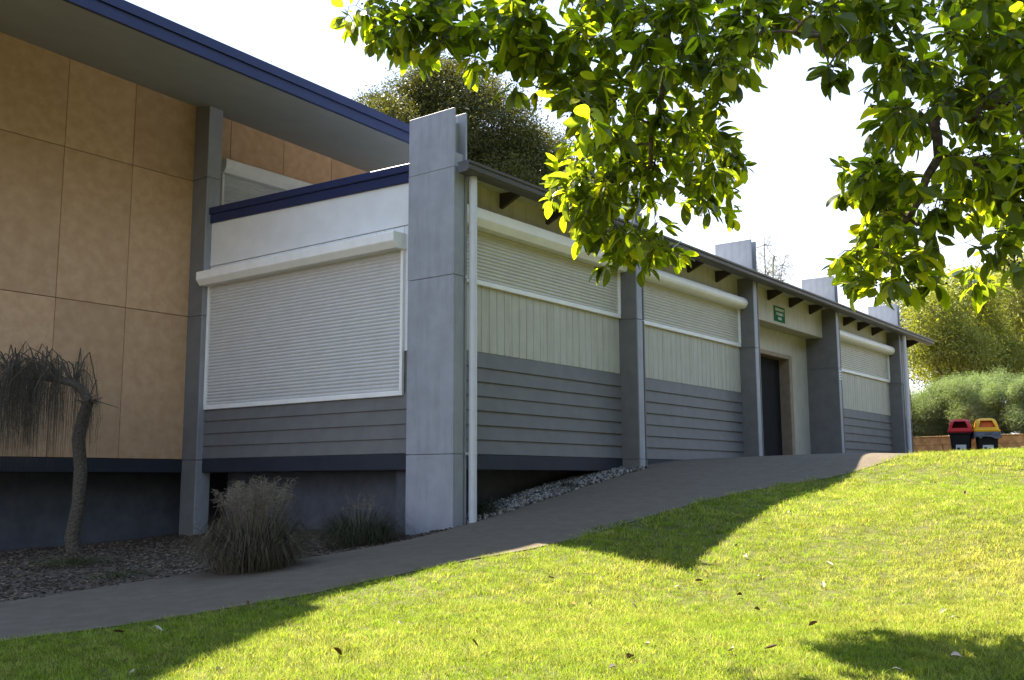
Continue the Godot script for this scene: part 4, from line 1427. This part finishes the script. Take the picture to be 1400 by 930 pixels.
func make_weeping_tree() -> void:
	var r := RandomNumberGenerator.new()
	r.seed = 21
	var foot := Vector3(-2.426, ground(-2.426, -3.358) - 0.06, -3.358)
	var dep := (foot - CAM).dot(CF)
	var t := thing("weeping_tree", "small bent weeping tree with hanging threads before the tan wall", "tree", foot)
	var inv := -foot
	var tk: Array = [foot, cam_pt(98, 735, dep), cam_pt(107, 690, dep), cam_pt(110, 640, dep), cam_pt(107, 600, dep - 0.02), cam_pt(114, 570, dep - 0.05), cam_pt(121, 548, dep - 0.08)]
	for i in tk.size():
		tk[i] += inv
	var m := MB.new()
	m.tube(tk, [0.098, 0.078, 0.070, 0.069, 0.068, 0.066, 0.058], 14)
	part(t, "trunk", m.mesh(), mats.grey_bark)
	var arch: Array = []
	for q in [[121, 550, 0.0], [114, 535, 0.0], [100, 524, 0.05], [80, 519, 0.1], [55, 516, 0.15], [20, 517, 0.2], [-30, 522, 0.2], [-80, 540, 0.2]]:
		arch.append(cam_pt(q[0], q[1], dep - 0.08 + q[2]) + inv)
	var am := MB.new()
	am.tube(arch, [0.05, 0.05, 0.046, 0.04, 0.034, 0.028, 0.02, 0.012], 10)
	part(t, "limb", am.mesh(), mats.grey_bark)
	# arching shoots that carry the threads
	var sm := MB.new()
	var hm := MB.new()
	var origins: Array = []
	for i in 74:
		var a: Vector3 = arch[r.randi_range(2, 7)] + Vector3(r.randfn() * 0.02, 0, r.randfn() * 0.02)
		var side := CR * r.randf_range(-0.8, 0.16) + Vector3(CF.x, 0, CF.z) * r.randf_range(-0.5, 0.55)
		var top := a + side * 0.5 + Vector3(0, r.randf_range(0.08, 0.40), 0)
		var end := a + side + Vector3(0, r.randf_range(-0.25, 0.12), 0)
		sm.tube([a, a.lerp(top, 0.6) + Vector3(0, 0.06, 0), top, top.lerp(end, 0.6) + Vector3(0, 0.04, 0), end], [0.010, 0.008, 0.006, 0.005, 0.003], 5, false)
		for q in 9:
			origins.append(a.lerp(top, r.randf()) if r.randf() < 0.3 else top.lerp(end, r.randf()))
	for e in [[121, 545, 132, 520, 122, 512], [121, 545, 160, 557, 163, 559], [118, 545, 110, 508, 80, 510], [121, 546, 133, 540, 131, 535]]:
		sm.tube([cam_pt(e[0], e[1], dep - 0.1) + inv, cam_pt(e[2], e[3], dep - 0.1) + inv, cam_pt(e[4], e[5], dep - 0.1) + inv], [0.007, 0.004, 0.002], 5, false)
	part(t, "shoots", sm.mesh(), mats.grey_bark)
	for o in origins:
		for q in 4:
			var p: Vector3 = o + Vector3(r.randfn(), 0, r.randfn()) * 0.035
			var l := r.randf_range(0.25, 1.0)
			var sw := Vector3(r.randfn(), 0, r.randfn()) * 0.03
			hm.tube([p, p + Vector3(0, -l * 0.4, 0) + sw, p + Vector3(0, -l, 0) + sw * 1.3], [0.0011, 0.0011, 0.0006], 3, false)
	for q in 26:
		var p: Vector3 = cam_pt(124, 550, dep - 0.1) + inv + Vector3(r.randfn(), r.randfn(), r.randfn()) * 0.03
		hm.tube([p, p + Vector3(r.randfn() * 0.02, -0.2, r.randfn() * 0.02), p + Vector3(r.randfn() * 0.03, -r.randf_range(0.3, 0.6), 0)], [0.002, 0.002, 0.001], 3, false)
	var th := part(t, "hanging_threads", hm.mesh(), mat("thread", lin(0.075, 0.066, 0.046), 0.8))
	th.set_meta("kind", "stuff")
	# leaf stubs around the lopped top of the trunk
	var sb := MB.new()
	for q in 22:
		var p: Vector3 = cam_pt(122, 550, dep - 0.1) + inv
		var d := Vector3(r.randfn(), r.randf_range(-0.2, 0.8), r.randfn()).normalized() * r.randf_range(0.08, 0.17)
		sb.tube([p + d * 0.2, p + d], [0.012, 0.003], 5)
	part(t, "stubs", sb.mesh(), mats.bark)

func make_bed_plants() -> void:
	var p := pixel_ground(345, 782)
	tussock(Vector3(p.x, ground(p.x, p.z), p.z), "large dry tussock with pale feathery seed heads in the garden bed", 0.42, 0.63, 3800, 190, 51, [0.035, 0.030, 0.016, 0.13, 0.10, 0.058])
	p = pixel_ground(492, 748)
	tussock(Vector3(p.x, ground(p.x, p.z), p.z), "smaller dark arching tussock beside the grey corner column", 0.42, 0.44, 2400, 14, 52, [0.022, 0.025, 0.012, 0.09, 0.085, 0.045])
	p = Vector3(0.72, 0, -0.12)
	tussock(Vector3(p.x, ground(p.x, p.z), p.z), "small dark plant growing among pale stones by the downpipe", 0.2, 0.28, 500, 0, 53, [0.018, 0.022, 0.012, 0.05, 0.055, 0.03])
	p = Vector3(2.35, 0, -0.05)
	tussock(Vector3(p.x, ground(p.x, p.z), p.z), "thin weed sprouting from the stones halfway along the wall", 0.16, 0.2, 160, 0, 54, [0.02, 0.024, 0.014, 0.06, 0.06, 0.035])
	p = pixel_ground(100, 775)
	tussock(Vector3(p.x, ground(p.x, p.z), p.z), "low green grass tuft at the foot of the weeping tree", 0.35, 0.14, 500, 0, 55, [0.05, 0.06, 0.02, 0.12, 0.13, 0.05])
	p = pixel_ground(165, 790)
	tussock(Vector3(p.x, ground(p.x, p.z), p.z), "low green weed patch near the path in front of weeping tree", 0.3, 0.08, 320, 0, 56, [0.05, 0.06, 0.02, 0.12, 0.13, 0.05])

func make_fallen_leaves() -> void:
	var km := {"brown": mat("fallen_brown", lin(0.10, 0.055, 0.022), 0.7), "pale": mat("fallen_pale", lin(0.42, 0.37, 0.29), 0.7), "orange": mat("fallen_orange", lin(0.42, 0.13, 0.03), 0.7)}
	var lb := {"brown": "curled brown fallen leaf lying on the lawn", "pale": "bleached pale fallen leaf lying on the lawn", "orange": "orange-red fallen leaf lying on the lawn"}
	var sh := [leaf_mesh(0.12, 0.05, 0.9, -0.35), leaf_mesh(0.10, 0.045, 0.6, 0.5), leaf_mesh(0.085, 0.05, 1.2, -0.1)]
	var spots := [[902, 732, "brown"], [1050, 720, "brown"], [1082, 705, "pale"], [1005, 752, "brown"], [1022, 768, "pale"], [1070, 772, "brown"], [1140, 779, "pale"], [1041, 792, "pale"], [1127, 810, "pale"], [950, 800, "brown"], [929, 807, "pale"], [1015, 820, "brown"], [1040, 842, "brown"], [782, 833, "orange"], [810, 832, "pale"], [747, 840, "brown"], [760, 797, "brown"], [871, 840, "pale"], [985, 880, "pale"], [972, 881, "brown"], [1062, 883, "orange"], [1045, 897, "brown"], [882, 891, "pale"], [867, 908, "brown"], [996, 901, "pale"], [832, 926, "pale"], [1106, 864, "brown"], [1296, 841, "pale"], [1301, 852, "pale"], [1367, 861, "pale"], [1316, 908, "pale"], [1220, 925, "pale"], [1345, 754, "pale"], [1232, 715, "brown"], [1352, 673, "brown"], [1277, 664, "brown"], [1210, 655, "pale"], [1307, 662, "pale"], [1320, 682, "brown"], [302, 924, "pale"], [185, 925, "pale"], [222, 871, "pale"], [170, 872, "brown"], [340, 836, "brown"], [177, 910, "brown"], [655, 872, "brown"], [467, 906, "brown"], [500, 882, "orange"], [545, 857, "pale"], [602, 800, "brown"], [655, 895, "brown"], [272, 880, "brown"]]
	for s in spots:
		var p := pixel_ground(s[0], s[1])
		var o := MeshInstance3D.new()
		o.name = numbered("fallen_leaf")
		o.mesh = sh[rng.randi() % 3]
		o.material_override = km[s[2]]
		add_child(o)
		var sc := rng.randf_range(0.38, 0.72)
		o.transform = Transform3D((Basis(Vector3.UP, rng.randf() * TAU) * Basis(Vector3.RIGHT, rng.randfn(0, 0.25)) * Basis(Vector3.BACK, rng.randfn(0, 0.4))).scaled(Vector3.ONE * sc), Vector3(p.x, ground(p.x, p.z) + 0.034, p.z))
		o.set_meta("label", lb[s[2]])
		o.set_meta("category", "leaf")
		o.set_meta("group", s[2] + " fallen leaves on the lawn")

func _ready() -> void:
	rng.seed = 20
	set_view()
	solve_terrain()
	make_materials()
	make_ground()
	make_hall()
	make_low_building()
	make_sleeper_wall()
	make_background()
	make_near_tree()
	make_weeping_tree()
	make_signs()
	make_bin(Vector3(18.9, ground(18.9, 0.79), 0.79), -1.36, mats.red_plastic, "black wheelie bin with red dome lid before the sleeper wall", false)
	make_bin(Vector3(18.9, ground(18.9, 1.40), 1.40), -1.28, mats.yellow_plastic, "black wheelie bin with yellow dome lid and bin liner showing", true)
	make_beds()
	make_bed_plants()
	make_lawn_grass()
	make_fallen_leaves()
